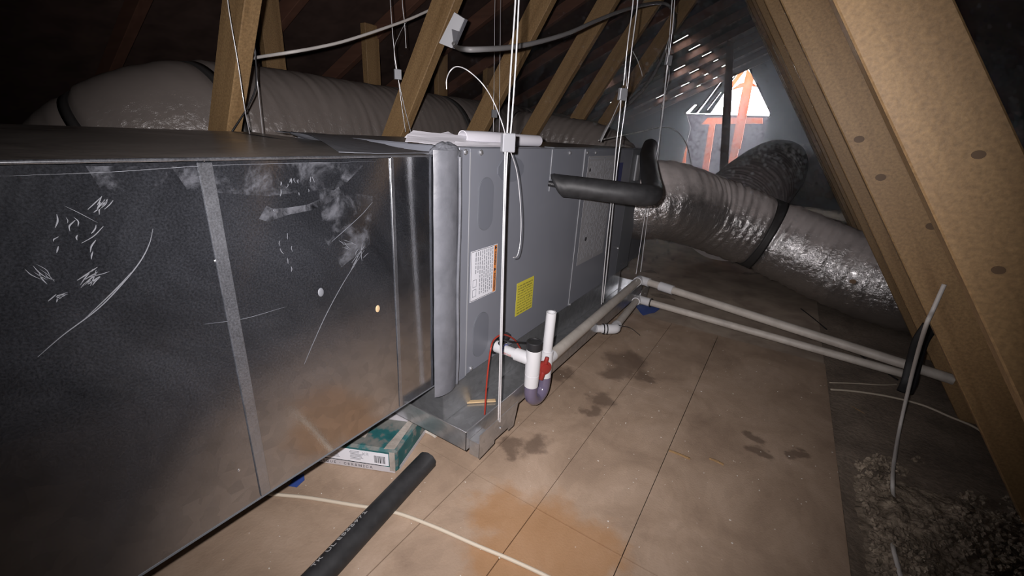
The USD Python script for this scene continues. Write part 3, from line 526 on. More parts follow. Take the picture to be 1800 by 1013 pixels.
for i in range(22):
    y = 1.372 + 0.010 * i
    if abs(y - 1.495) < 0.008: continue
    z = 0.676
    while z > 0.345:
        L = rng.uniform(0.008, 0.05); z2 = max(z - L, 0.335); pr.append(bx(XP, XP + 0.0002, y, y + 0.0025, z2, z)); z = z2 - rng.uniform(0.004, 0.012)
part(pt_, 'print_lines', cat_(*pr), 'ink_grey')
part(pt_, 'emblem', cat_(lathe((XP, 1.372, 0.648), (1, 0, 0), [(0, 0), (0, 0.006), (0.0004, 0.006), (0.0004, 0)], 14), lathe((XP, 1.405, 0.408), (1, 0, 0), [(0, 0), (0, 0.008), (0.0004, 0.008), (0.0004, 0)], 14)), 'ink')
part(ah, 'blue_label', bx(F + 0.0008, F + 0.0014, 1.640, 1.700, 0.575, 0.665), 'label_blue', label='small dark blue label')
part(ah, 'corner_post', bx(F, F + 0.008, 1.862, 1.915, 0.585, 0.692, 0.002), 'cabinet_edge')

# plinth, drain pan and its hanging brackets
PX, PZ = -0.477, 0.066
sup = single('support_channel', bx(-1.08, -0.583, 0.662, 1.930, PZ + 0.0015, 0.1715, 0.002), 'galvanized_pan', 'galvanized channel under the grey cabinet inside the drain pan', 'support')
pan = thing('drain_pan', 'shallow galvanized emergency drain pan under the grey cabinet', 'drain pan', loc=(-0.8, 1.3, PZ))
ya, yb_, xa, xb, zt = 0.618, 1.955, -1.20, PX, 0.118
part(pan, 'pan_floor', bx(xa, xb, ya, yb_, PZ, PZ + 0.0012), 'galvanized_pan')
part(pan, 'long_wall', bx(xb - 0.0012, xb, ya, yb_, PZ, zt), 'galvanized_pan'); part(pan, 'long_wall', bx(xa, xa + 0.0012, ya, yb_, PZ, zt), 'galvanized_pan')
part(pan, 'end_wall', bx(xa, xb, ya, ya + 0.0012, PZ, zt), 'galvanized_pan'); part(pan, 'end_wall', bx(xa, xb, yb_ - 0.0012, yb_, PZ, zt), 'galvanized_pan')
rim = [(xa, ya, zt), (xb, ya, zt), (xb, yb_, zt), (xa, yb_, zt), (xa, ya, zt)]
for p, q in zip(rim, rim[1:]): part(pan, 'rolled_rim', cyl(p, q, 0.0018, 8), 'steel_bright', smooth=True)
def bracket(y0, y1, lab):
    t = thing('pan_bracket', lab, 'bracket', loc=(PX, y0, 0.05))
    L = y1 - y0; prof = Polygon([(y0, PZ + 0.050), (y0, PZ - 0.016), (y0 + 0.06 * L / .15, PZ - 0.012), (y0 + 0.06 * L / .15, PZ - 0.002), (y1 - 0.03, PZ - 0.004), (y1 - 0.03, PZ - 0.014), (y1 - 0.005, PZ - 0.014), (y1 + 0.012, PZ + 0.050)])
    part(t, 'side_plate', prism(prof, (PX + 0.028, 0, 0), EY, EZ, 0.0014), 'galvanized_pan')
    part(t, 'end_tab', bx(PX + 0.0008, PX + 0.029, y0, y0 + 0.0014, PZ - 0.014, PZ + 0.024), 'galvanized_pan')
    part(t, 'ledge', bx(PX + 0.0008, PX + 0.029, y0, y0 + 0.05, PZ + 0.0235, PZ + 0.0248), 'steel_bright')
    part(t, 'rivet', lathe((PX + 0.0294, (y0 + y1) / 2 + 0.008, PZ + 0.018), (1, 0, 0), [(0, 0), (0, 0.004), (0.002, 0.003), (0.0026, 0)], 12), 'steel_bright', smooth=True)
    return t
bracket(0.630, 0.780, 'stepped galvanized hanger bracket at the near corner of the drain pan')
bracket(1.840, 1.960, 'galvanized hanger bracket at the far corner of the drain pan')
st = [(-0.5863,0.753,0.072),(-0.526,0.8086,0.072)]
sv = np.array(st); dd = unit(sv[1] - sv[0]); 
single('wooden_stick', frame_box(sv[0] + (0, 0, -0.003), dd, np.cross((0, 0, 1), dd), np.array([0, 0, 1.0]), float(np.linalg.norm(sv[1] - sv[0])), 0.012, 0.004, 0.0012), 'stick_wood', 'short pale wooden stick lying in the drain pan', 'stick')
for P, (w, d, h), lab in (([(-0.5224,0.9049,0)][0], (0.05, 0.10, 0.062), 'pale foam block propping the drain pan beside the purple trap'), ([(-0.5861,0.6631,0)][0], (0.05, 0.05, 0.064), 'small white foam scrap under the near edge of the drain pan')):
    q = trimesh.creation.box((w, d, h)).subdivide().subdivide(); v = q.vertices; v = v + 0.004 * (meshkit.fbm(v * 60, 3)[:, None] - 0.5); q.vertices = v + np.array([P[0] - 0.055, P[1] + 0.03, h / 2 + 0.001])
    single('foam_block', q, 'styrofoam', lab, 'foam', smooth=30)

# ------------------------------------------------------------------ drain trap
XT = -0.45
tr = thing('drain_trap', 'white plastic drain trap with black cap, red plug and purple bend', 'drain trap', loc=(XT, 0.86, 0.05))
c1, c2 = np.array([XT, 0.857, 0.0]), np.array([XT + 0.006, 0.921, 0.0]); zb = 0.205
part(tr, 'inlet_pipe', cyl((F + 0.001, 0.857, zb - 0.001), (XT - 0.03, 0.857, zb - 0.002), 0.0133), 'pvc_white', smooth=40)
part(tr, 'inlet_collar', lathe((F, 0.857, zb), (1, 0, 0), [(0, 0.0165), (0.030, 0.0165), (0.031, 0.0133)]), 'pvc_white', smooth=40)
part(tr, 'black_gasket', lathe((F, 0.857, zb), (1, 0, 0), [(0, 0.0225), (0.0035, 0.0225), (0.004, 0.0165)]), 'rubber_black', smooth=40)
part(tr, 'blue_ring', lathe((F + 0.031, 0.857, zb), (1, 0, 0), [(0, 0.0133), (0, 0.0146), (0.002, 0.0146), (0.002, 0.0133)]), 'ink_blue')
part(tr, 'tee_branch', lathe((XT - 0.052, 0.857, zb - 0.002), (1, 0, 0), [(0, 0.0133), (0, 0.0172), (0.05, 0.0172)]), 'pvc_white', smooth=40)
part(tr, 'tee_body', lathe((*c1[:2], 0.128), (0, 0, 1), [(0, 0.0168), (0, 0.0186), (0.034, 0.0190), (0.0345, 0.0182), (0.0365, 0.0182), (0.037, 0.0196), (0.112, 0.0196), (0.112, 0)], 36), 'pvc_white', smooth=40)
part(tr, 'black_cap', lathe((*c1[:2], 0.236), (0, 0, 1), [(0, 0.0200), (0.002, 0.0208), (0.020, 0.0208), (0.0215, 0.0195), (0.0215, 0.0165), (0.0195, 0.0160), (0.0195, 0)], 36), 'rubber_black', smooth=40)
part(tr, 'outlet_body', lathe((*c2[:2], 0.128), (0, 0, 1), [(0, 0.0160), (0, 0.0172), (0.078, 0.0172), (0.078, 0.0133)], 32), 'pvc_white', smooth=40)
part(tr, 'standpipe', hollow([(*c2[:2], 0.200), (c2[0] + 0.001, c2[1] + 0.002, 0.318)], 0.01335, 0.0105, 28), 'pvc_white', smooth=40)
ub = spline([(*c1[:2], 0.150), (*c1[:2], 0.105), (c1[0] + .001, c1[1] + 0.010, 0.083), ((c1[0] + c2[0]) / 2, (c1[1] + c2[1]) / 2, 0.072), (c2[0], c2[1] - 0.010, 0.083), (*c2[:2], 0.105), (*c2[:2], 0.150)], 8)
part(tr, 'purple_bend', tube(ub, 0.0172, 28), 'pvc_purple', smooth=True, label='dark purple clear U-bend')
part(tr, 'outlet_branch', lathe((*c2[:2], 0.176), (0, 1, -0.005), [(0, 0.0165), (0.036, 0.0165), (0.036, 0.0135)]), 'pvc_white', smooth=40)
rp = (np.array([c1[0], c1[1], 0]) + [c2[0], c2[1], 0]) / 2 + np.array([0.0185, -0.008, 0.178]); ra = unit((1, -0.75, 0.05))
rc = part(tr, 'red_plug', lathe(rp - ra * 0.012, ra, [(0, 0.014), (0.010, 0.016), (0.012, 0.0190), (0.016, 0.0190), (0.0175, 0.0125), (0.0195, 0.0120), (0.0205, 0.007), (0.0205, 0)], 28), 'cap_red', smooth=35)
tz = unit(np.array([0.1, 0.2, 1.0])); part(rc, 'tab', tube([rp + tz * 0.012, rp + tz * 0.030], [0.0065, 0.005], 12), 'cap_red', smooth=True); part(rc, 'tab', tube([rp - tz * 0.012, rp - tz * 0.034], [0.008, 0.0065], 12), 'cap_red', smooth=True)
pe = np.array([XT - 0.089, 0.857, zb]); e1 = np.array([1.0, 0, 0])
part(tr, 'printing', words('PR 480', 0.0062, (XT - 0.060, 0.857 - 0.0134, zb - 0.001), np.array([-1.0, 0, 0]), np.array([0, 0, -1.0]), 0.0003), 'ink_red')
# float switch with red lead
fs = thing('float_switch', 'red wire and small black float switch looped beside the trap inlet', 'wire', loc=(-0.53, 0.84, 0.07))
part(fs, 'red_lead', tube(spline([*[(-0.51,0.7347,0.0813),(-0.51,0.7371,0.1618),(-0.51,0.7427,0.2229),(-0.51,0.7495,0.2634)], *[(-0.52,0.775,0.2712),(-0.52,0.8045,0.2737)], *[(-0.52,0.837,0.2595),(-0.52,0.8757,0.2309),(-0.52,0.9061,0.1942)], [(-0.5,0.892,0.1896)][0]], 8), 0.0021, 8), 'wire_red', smooth=True)
part(fs, 'switch_body', tube([(-0.535,0.8637,0.2477),(-0.535,0.8302,0.231)], 0.0085, 14), 'rubber_black', smooth=40)
part(fs, 'black_lead', tube(spline([(-0.52,0.8189,0.2552),(-0.52,0.8616,0.2315),(-0.52,0.9394,0.1965)], 6), 0.0024, 8), 'rubber_black', smooth=True)

# ------------------------------------------------------------------ condensate pipes
pa = thing('condensate_pipe', 'upper dusty white drain pipe running along the pan then off to the right', 'pipe', loc=(-0.45, 1.4, 0.15))
ea = np.array([-0.478, 1.880, 0.153]); s0 = np.array([XT + 0.006, 0.957, 0.1755]); e0 = np.array([0.56, 1.695, 0.118])
pa_mid = np.array([-0.474, 1.848, 0.1535])
part(pa, 'long_pipe', tube([s0, pa_mid], 0.0162, 20), 'pvc_dirty', smooth=40)
dA = unit(e0 - ea)
part(pa, 'elbow', tube(spline([pa_mid + (0, -0.008, 0), pa_mid + (0, 0.016, 0), ea + (0.006, -0.004, 0), ea + dA * 0.024, ea + dA * 0.05], 6), 0.0200, 20), 'pvc_white', smooth=40)
part(pa, 'cross_pipe', tube([ea + dA * 0.045, e0], 0.0162, 20), 'pvc_dirty', smooth=40)
part(pa, 'coupling', lathe(ea + dA * 0.100, dA, [(0, 0.0162), (0, 0.0202), (0.062, 0.0202), (0.062, 0.0162)]), 'pvc_white', smooth=40)
pb = thing('condensate_pipe', 'lower dusty white pipe from the pan outlet, dipping under the upper pipe', 'pipe', loc=(-0.43, 1.5, 0.08))
b0, b1, b2, b3 = np.array([PX + 0.001, 1.385, 0.088]), np.array([-0.424, 1.425, 0.088]), np.array([-0.449, 1.800, 0.088]), np.array([0.48, 1.735, 0.080])
dB = unit(b3 - b2); d0 = unit(b1 - b0); d1 = unit(b2 - b1)
part(pb, 'outlet_pipe', tube([b0, b1], 0.0140, 20), 'pvc_white', smooth=40)
part(pb, 'outlet_collar', lathe(b0 + d0 * 0.020, d0, [(0, 0.014), (0, 0.0165), (0.014, 0.0165), (0.014, 0.014)]), 'pvc_white', smooth=40)
part(pb, 'elbow', tube(spline([b1 - d0 * 0.034, b1 - d0 * 0.010, b1 + d0 * 0.005 + d1 * 0.006, b1 + d1 * 0.022, b1 + d1 * 0.045], 6), 0.0182, 20), 'pvc_white', smooth=40)
part(pb, 'short_pipe', tube([b1 + d1 * 0.04, b2 - d1 * 0.02], 0.0140, 20), 'pvc_dirty', smooth=40)
part(pb, 'elbow', tube(spline([b2 - d1 * 0.036, b2 - d1 * 0.010, b2 + d1 * 0.004 + dB * 0.008, b2 + dB * 0.024, b2 + dB * 0.055], 6), 0.0180, 20), 'pvc_white', smooth=40)
part(pb, 'cross_pipe', tube([b2 + dB * 0.05, b3], 0.0140, 20), 'pvc_dirty', smooth=40)
for c, d in ((b1 - d0 * 0.030, d0), (b1 - d0 * 0.042, d0), (b2 + dB * 0.058, dB)):
    part(pb, 'zip_tie', lathe(c, d, [(0, 0.0185), (0, 0.0196), (0.004, 0.0196), (0.004, 0.0185)]), 'strap_black')
part(pb, 'zip_tie_tail', tube(spline([b1 + (0.01, 0.01, 0.015), b1 + (0.05, 0.03, 0.01), b1 + (0.085, 0.055, -0.02)], 5), 0.0011, 6), 'strap_black')

# ------------------------------------------------------------------ hanger cables
def hanger(lab, strands, block, extra=(), r=0.0019, tails=()):
    t = thing('hanger_cable', lab, 'cable', loc=tuple(np.array(strands[0][0] if block is None else block)))
    for s in strands: part(t, 'strand', tube(spline(s, 6) if len(s) > 2 else np.array(s), r, 8), 'cable_steel', smooth=True)
    if block is None: return t
    b = bx(-0.0065, 0.0065, -0.0125, 0.0125, -0.0165, 0.0165, 0.0015); b.apply_transform(trimesh.transformations.rotation_matrix(math.radians(-32), (0, 0, 1))); b.apply_scale(1.0); b.apply_translation(block)
    gb = part(t, 'gripper_block', b, 'zinc_block')
    for s in tails: part(t, 'cable_tail', tube(spline(s, 8), r * 0.6, 8), 'cable_steel', smooth=True)
    return t
hanger('front pair of white hanger cables with grey gripper at the pan corner', [[(-0.446,0.6767,1.0434),(-0.446,0.6816,0.9539),(-0.446,0.6782,0.8533),(-0.446,0.6763,0.7431),(-0.446,0.673,0.7187),(-0.446,0.6801,0.5543),(-0.446,0.6994,0.1169)], [(-0.446,0.6897,1.0477),(-0.446,0.6919,0.9564),(-0.446,0.6925,0.8553),(-0.446,0.6875,0.7434),(-0.446,0.6805,0.7187),(-0.446,0.6841,0.5536),(-0.446,0.7075,0.1055)]], [(-0.446,0.681,0.7325)][0],
       tails=[[*[(-0.446,0.6726,0.743),(-0.446,0.6579,0.766)], *[(-0.47,0.6656,0.7982),(-0.47,0.6339,0.822)], *[(-0.5,0.6328,0.843),(-0.5,0.6027,0.8465),(-0.5,0.5844,0.8382)], *[(-0.52,0.5978,0.8268),(-0.52,0.5979,0.8121)]], [[(-0.446,0.6878,0.7217)][0], *[(-0.455,0.7302,0.6809),(-0.455,0.7498,0.6239),(-0.455,0.7608,0.5695),(-0.455,0.7614,0.5263),(-0.455,0.7526,0.5028),(-0.455,0.7368,0.5023)]]], r=0.0016)
hanger('middle pair of white hanger cables with gripper above the silver plate', [[(-0.475,1.3093,1.2599),(-0.475,1.3491,1.1176),(-0.475,1.3546,0.9918),(-0.475,1.3657,0.8559),(-0.475,1.3677,0.655),(-0.475,1.4022,0.3435),(-0.475,1.415,0.1838)], [(-0.475,1.2761,1.2488),(-0.475,1.3127,1.1088),(-0.475,1.3152,0.9995),(-0.475,1.3259,0.8985)], [(-0.475,1.3194,0.8674),(-0.475,1.3275,0.8135),(-0.475,1.3341,0.7242),(-0.475,1.3538,0.5843),(-0.475,1.3662,0.4118),(-0.475,1.3988,0.1821)]], [(-0.475,1.3265,0.8742)][0],
       tails=[[(-0.476,1.321,0.9934),(-0.476,1.3288,0.9437),(-0.476,1.3531,0.9015),(-0.476,1.3384,0.8769)], [(-0.476,1.3206,0.8598),(-0.476,1.2669,0.8023),(-0.476,1.2048,0.739)], [(-0.476,1.3673,0.9939),(-0.476,1.4185,0.9794),(-0.476,1.4721,0.9555),(-0.476,1.4909,0.9432)]], r=0.0019)
hanger('rear pair of hanger cables with gripper beside the dark insulated line', [[(-0.478,1.6641,1.3496),(-0.478,1.7542,1.1469),(-0.478,1.7815,0.9873),(-0.478,1.8122,0.8724),(-0.478,1.8311,0.7691),(-0.478,1.8513,0.6592),(-0.478,1.8423,0.4923),(-0.478,1.8845,0.1884)], [(-0.478,1.6392,1.3416),(-0.478,1.7298,1.1244),(-0.478,1.7595,1.0403),(-0.478,1.7988,0.8915),(-0.478,1.8282,0.7475),(-0.478,1.8164,0.6601),(-0.478,1.8021,0.4894),(-0.478,1.8136,0.195)]], [(-0.478,1.7745,1.0315)][0],
       tails=[[(-0.477,1.7377,1.1084),(-0.477,1.7162,1.0603),(-0.477,1.741,1.0374)], [(-0.477,1.7706,1.0197),(-0.477,1.8158,0.982),(-0.477,1.7979,0.9114),(-0.477,1.7762,0.8698)]], r=0.0017)
hanger('thin cable pair hanging behind the duct with a small gripper, left of the electrical box', [[(-1.235,1.1426,1.2878),(-1.235,1.1413,1.1345),(-1.235,1.1509,0.9878),(-1.235,1.163,0.9195),(-1.235,1.1772,0.8202),(-1.235,1.193,0.7304)], [(-1.235,1.196,1.3049),(-1.235,1.1941,1.1472),(-1.235,1.2017,1.0824),(-1.235,1.2066,1.0058)], [(-1.235,1.165,0.9055),(-1.235,1.1883,0.8211),(-1.235,1.2189,0.7313)]], [(-1.235,1.163,0.9177)][0],
       tails=[[(-1.235,1.2429,1.1116),(-1.235,1.2042,1.0796),(-1.235,1.171,1.034),(-1.235,1.1513,0.9964),(-1.235,1.1539,0.9448),(-1.235,1.1606,0.9228)]], r=0.0015)
hanger('leftmost pair of thin hanger cables, in front of the nearest brown brace', [[(-1.1,0.5708,1.0859),(-1.1,0.5585,0.9819),(-1.1,0.5606,0.8626),(-1.1,0.5608,0.7686),(-1.14,0.5843,0.7102)], [(-1.235,0.6848,0.9874),(-1.235,0.6746,0.8897),(-1.235,0.6705,0.8017),(-1.2,0.6486,0.709)]], None, r=0.0013)
hanger('faint thin cable pair hanging between the two middle left braces', [[(-1.16,1.6199,1.3941),(-1.16,1.6234,1.2442),(-1.16,1.6326,1.0642),(-1.16,1.6479,0.7365)], [(-1.16,1.6583,1.4058),(-1.16,1.6631,1.2538),(-1.16,1.6724,1.092),(-1.16,1.6928,0.7353)]], [(-1.16,1.6503,0.8237)][0], r=0.0011)

# ------------------------------------------------------------------ wires, electrical box, conduit
single('white_cable', tube(spline([*[(-1.34,0.6939,0.8916),(-1.28,0.7046,0.9011),(-1.18,0.7382,0.915),(-1.18,0.8236,0.9414),(-1.18,0.919,0.9753),(-1.18,1.0722,1.0394),(-1.18,1.2114,1.1024),(-1.18,1.3861,1.1957)], [(-1.18,1.6821,1.3776)][0]], 8), 0.0042, 10), 'wire_white', 'white electrical cable sagging across the top behind the braces', 'cable', smooth=True)
single('dark_wire', tube(spline([(-1.235,0.6776,0.9098),(-1.235,0.6671,0.8287),(-1.235,0.6408,0.7785),(-1.235,0.6194,0.7496),(-1.235,0.5899,0.7126)], 8), 0.0022, 8), 'rubber_black', 'thin black wire looped beside the nearest brown brace', 'wire', smooth=True)
single('black_wire', tube(spline([(-1.22,0.5851,0.7104),(-1.05,0.5642,0.7091),(-0.92,0.5661,0.7043),(-0.76,0.5611,0.7007),(-0.65,0.5582,0.699)], 8), 0.0020, 8), 'rubber_black', 'thin black wire lying along the top of the galvanized duct', 'wire', smooth=True)
bp = [(-1.0095,1.2,1.095),(-0.9702,1.2,1.0752),(-1.0201,1.2,0.9957),(-1.0738,1.2,1.0128)]
eb = thing('electrical_box', 'white rectangular electrical box fixed to a sloping brace', 'electrical box', loc=tuple(np.mean(bp, axis=0)))
part(eb, 'box_body', plane_prism(bp, (0, 1, 0), 0.015), 'plastic_grey'); 
part(eb, 'cover_plate', plane_prism([np.array(p) + (0, -0.004, 0) for p in bp], (0, 1, 0), 0.004), 'box_white')
part(eb, 'plug', plane_prism([(-1.0103,1.185,1.0468),(-0.9823,1.185,1.0389),(-0.9912,1.185,1.0158),(-1.0028,1.185,1.0068)], (0, 1, 0), 0.012), 'plastic_grey')
cd = [*[(-0.9986,1.18,1.0057),(-0.9891,1.18,0.9958)], *[(-0.72,0.8817,0.9281)], *[(-0.66,0.8646,0.9216),(-0.66,1.004,0.95),(-0.66,1.1435,0.9875),(-0.66,1.3101,1.04),(-0.66,1.4879,1.1068),(-0.66,1.7039,1.1843),(-0.66,1.9427,1.2596),(-0.66,2.1636,1.3199)], *[(-0.64,2.2493,1.3253),(-0.64,2.3493,1.3094),(-0.64,2.3746,1.263),(-0.64,2.3258,1.1943),(-0.64,2.2364,1.0964),(-0.64,2.1071,0.9972),(-0.64,1.9407,0.9165),(-0.64,1.7881,0.8525),(-0.64,1.6806,0.7986)], [(-0.66,1.6631,0.7388)][0]]
single('electrical_conduit', tube(spline(cd, 8), 0.0062, 12), 'conduit_grey', 'dark grey flexible conduit looping from the electrical box down to the unit', 'conduit', smooth=True)
single('control_wire', tube(spline([*[(-0.7,1.7446,0.7401),(-0.7,1.9611,0.7607),(-0.7,2.2415,0.7862),(-0.7,2.5359,0.816),(-0.7,2.8018,0.8325)], *[(-0.66,2.905,0.8152),(-0.66,3.161,0.7663),(-0.66,3.3825,0.6888),(-0.66,3.562,0.5889)], [(-0.66,3.6965,0.4979)][0]], 8), 0.0032, 8), 'wire_white', 'thin grey control wire arching over the far end of the unit', 'wire', smooth=True)
# refrigerant line in black foam
rl = thing('refrigerant_line', 'thick black foam insulated pipe bending out of the unit front', 'insulated pipe', loc=(-0.45, 1.2, 0.6))
rpth = spline([(-0.5690, 1.088, 0.622), (-0.540, 1.098, 0.6195), (-0.49, 1.120, 0.617), (-0.42, 1.155, 0.613), (-0.36, 1.190, 0.609), (-0.325, 1.235, 0.607), (-0.335, 1.300, 0.612), (-0.375, 1.42, 0.628), (-0.43, 1.57, 0.660), (-0.50, 1.78, 0.70), (-0.53, 1.90, 0.73)], 8)
rr = np.full(len(rpth), 0.0300); rr[:4] = np.linspace(0.026, 0.0300, 4); fsl = tube(rpth, rr, 28, disp=0.0022 * (meshkit.fbm(np.stack([np.repeat(np.arange(len(rpth))[:, None] * 0.22, 28, 1), np.repeat(np.arange(28)[None] * 0.25, len(rpth), 0), np.zeros((len(rpth), 28))], -1), 3) - 0.5))
d0_ = unit(rpth[6] - rpth[0]); fv = np.array(fsl.vertices); tt = (fv - rpth[0]) @ d0_; kk_ = np.clip(1 - tt / 0.06, 0, 1) * (tt < 0.06); dz_ = fv[:, 2] - 0.622
fv += d0_ * (kk_ * (0.020 - dz_ * 0.75))[:, None]; fsl.vertices = fv
part(rl, 'foam_sleeve', fsl, 'foam_black', smooth=40)
part(rl, 'copper_stub', cyl((-0.570, 1.088, 0.622), (-0.548, 1.096, 0.620), 0.008), 'rubber_black', smooth=40)

# papers and rolled manual on top of the cabinet
def paper(pts, n=(14, 8), curl=0.0, name='paper_sheet', lab='', th=0.0007, seed=1):
    a, b, c, d = [np.array(p) for p in pts]; U, V = np.meshgrid(np.linspace(0, 1, n[0]), np.linspace(0, 1, n[1]), indexing='ij')
    P = (1 - U)[..., None] * (1 - V)[..., None] * a + U[..., None] * (1 - V)[..., None] * b + U[..., None] * V[..., None] * c + (1 - U)[..., None] * V[..., None] * d
    P[..., 2] += curl * (1 - U) ** 3 + 0.004 * (meshkit.fbm(np.stack([U * 3, V * 3, U * 0 + seed], -1), 3) - 0.35)
    P[..., 2] = np.maximum(P[..., 2], 0.7185)
    single(name, sheet(P, th), 'paper', lab, 'paper', smooth=40)
paper([(-0.592,0.5698,0.7234),(-0.585,0.7514,0.7138),(-0.605,0.7972,0.7234),(-0.618,0.601,0.7344)], curl=0.0, lab='long white paper sheet at the front edge of the cabinet top', seed=2)
paper([(-0.625,0.6005,0.731),(-0.595,0.8775,0.7173),(-0.612,0.9661,0.7278),(-0.645,0.6427,0.7415)], curl=0.0, lab='curled white paper at the left end of the papers on the cabinet', seed=5)
paper([(-0.655,0.683,0.7313),(-0.64,0.859,0.7208),(-0.66,0.8191,0.7304),(-0.68,0.7882,0.7434)], curl=0.0, lab='white sheet with raised corner in the middle of the papers', seed=9)
paper([(-0.582,0.6868,0.7159),(-0.576,0.8785,0.7134),(-0.588,0.9034,0.7218),(-0.595,0.711,0.7252)], curl=0.0, lab='folded white sheet under the front gripper on the cabinet', seed=12)
rm = np.array([[-0.628, 0.775, 0.7345], [-0.612, 1.085, 0.7325]])
rp_ = spline([rm[0], rm[0] * 0.66 + rm[1] * 0.34 + (0, 0, 0.001), rm[0] * 0.33 + rm[1] * 0.67, rm[1]], 10)
mn = thing('rolled_manual', 'white rolled paper manual lying along the cabinet top behind the gripper', 'rolled paper', loc=tuple(rm[0]))
part(mn, 'paper_roll', hollow(rp_, 0.0145, 0.0125, 24), 'paper', smooth=40)

# ------------------------------------------------------------------ flexible ducts
def flexduct(name, lab, pts, R, mat, pitch=0.045, wr=0.010, straps=(), sag=0.0, sides=96, step=0.012, seed=0, rib=0.004, rscale=None):
    P = spline(pts, 30); d = np.r_[0, np.cumsum(np.linalg.norm(np.diff(P, axis=0), axis=1))]; n = int(d[-1] / step); s = np.linspace(0, d[-1], n)
    P = np.stack([np.interp(s, d, P[:, k]) for k in range(3)], 1); a = np.linspace(0, 2 * np.pi, sides, endpoint=False)
    Sg, Ag = np.meshgrid(s, a, indexing='ij')
    q = np.stack([Sg / 0.020, np.cos(Ag) * 1.6, np.sin(Ag) * 1.6], -1); D = wr * (meshkit.fbm(q, 4, seed) - 0.5) + rib * np.cos((Sg / pitch) * 2 * np.pi + Ag)
    D += 0.5 * wr * (meshkit.fbm(np.stack([Sg / 0.3, np.cos(Ag) * 0.9, np.sin(Ag) * 0.9], -1), 3, seed + 5) - 0.5)
    straps = [(s[np.argmin(np.linalg.norm(P - np.array(c), axis=1))] / d[-1], w) if np.ndim(c) else (c, w) for c, w in straps]
    for c, w in straps: D -= 0.016 * np.exp(-((Sg - c * d[-1]) / w) ** 2)
    t = thing(name, lab, 'flexible duct', loc=tuple(P[0]))
    part(t, 'foil_jacket', tube(P, R, sides, disp=D), mat, smooth=True)
    for c, w in straps:
        i0, i1 = [int(np.clip((c * d[-1] + k * w * 0.8) / step, 0, n - 2)) for k in (-1, 1)]
        seg = P[i0:max(i1, i0 + 3)]; part(t, 'strap', tube(seg, R - 0.004, 64, disp=(np.broadcast_to(D[i0:i0 + len(seg), :64].mean(), (len(seg), 64)) * 0)), 'strap_grey', smooth=True)
    return t
flexduct('flexible_duct', 'shiny silver flexible duct running right from the far end of the unit', [(-0.655, 2.12, 0.465), (-0.59, 2.145, 0.465), *[(-0.4937,2.22,0.4731)], *[(-0.3344,2.42,0.4156)], *[(-0.0867,2.53,0.3374),(0.1169,2.53,0.2789)], (0.37, 2.49, 0.215), (0.60, 2.46, 0.195), (1.0, 2.455, 0.19), (1.4, 2.45, 0.19)], 0.188, 'foil_right', straps=(([(-0.0582,2.53,0.3272)][0], 0.045),), seed=3, wr=0.020, rib=0.0018)
flexduct('flexible_duct', 'long dusty flexible duct lying behind the left braces', [(-2.20, 0.46, 0.02), (-2.07, 0.48, 0.30), (-1.95, 0.55, 0.50), (-1.85, 0.72, 0.63), (-1.85, 1.0, 0.66), (-1.85, 1.6, 0.66), (-1.85, 2.3, 0.66), (-1.84, 3.2, 0.66), (-1.8, 4.2, 0.62)], 0.275, 'foil_dusty', straps=(((-1.91, 0.62, 0.57), 0.012), ((-1.85, 0.80, 0.645), 0.012), ((-1.85, 2.05, 0.66), 0.03), ((-1.85, 2.9, 0.66), 0.02)), seed=11, wr=0.012, rib=0.0008)
flexduct('flexible_duct', 'dark flexible duct with glinting folds behind the far corner of the unit', [(-1.54, 2.46, 0.72), (-1.25, 2.49, 0.70), (-1.0, 2.48, 0.66), (-0.86, 2.42, 0.58), (-0.83, 2.28, 0.50)], 0.16, 'foil_dusty', seed=21, wr=0.016, rib=0.002)
flexduct('flexible_duct', 'large grey flexible duct rising below the bright gable opening', [(-0.30, 3.1, 0.24), (-0.30, 3.35, 0.33), (-0.22, 3.75, 0.46), (-0.16, 4.4, 0.55), (-0.15, 5.6, 0.58), (-0.15, 6.8, 0.58)], 0.26, 'foil_grey', seed=31, wr=0.014, rib=0.001)
single('end_plenum', bx(-1.10, -0.60, 1.977, 2.30, 0.16, 0.71, 0.004), 'cabinet_dark', 'dark sheet metal plenum box closing the far end of the unit', 'air duct')

# ------------------------------------------------------------------ tile box on the floor
BA = np.array([-0.604, 0.527, 0.0]); bxd = unit((-0.174, -0.082, 0)); byd = unit((-0.045, 0.135, 0)); BW, BD, BH = 0.34, 0.30, 0.063
tb = thing('tile_box', 'battered teal carton of ceramic tiles under the duct', 'box', loc=tuple(BA))
part(tb, 'carton', frame_box(BA, bxd, byd, np.array([0, 0, 1.0]), BW, BD, BH, 0.006), 'box_teal', smooth=30)
nf = -byd; exf = -bxd
fo = BA + bxd * BW                              # front face origin at its left end, u along exf
ff = lambda u, z, off=0.0004: fo + exf * u + np.array([0, 0, z]) + nf * off
def fpanel(u0, u1, z0, z1, t=0.0004): return prism(sbox(u0, z0, u1, z1), fo + nf * 0.0002, exf, np.array([0, 0, 1.0]), t)
part(tb, 'front_face', fpanel(0.005, BW - 0.007, 0.006, BH - 0.006, 0.0003), 'box_side')
part(tb, 'white_band', fpanel(0.006, BW - 0.004, 0.002, 0.0165, 0.0006), 'box_white_band')
part(tb, 'black_rule', fpanel(0.006, BW - 0.030, 0.0168, 0.0182, 0.0007), 'ink')
part(tb, 'lettering', words('C E R A M I C   ·   C É R A M I Q U E   ·   C E R Á M I C A', 0.0062, ff(BW - 0.304, 0.0058, 0.0008), exf, np.array([0, 0, 1.0]), 0.0003, False, 0.246), 'ink')
lb = part(tb, 'white_label', fpanel(BW - 0.235, BW - 0.018, 0.0190, 0.0530, 0.0008), 'label_white')
rows = []
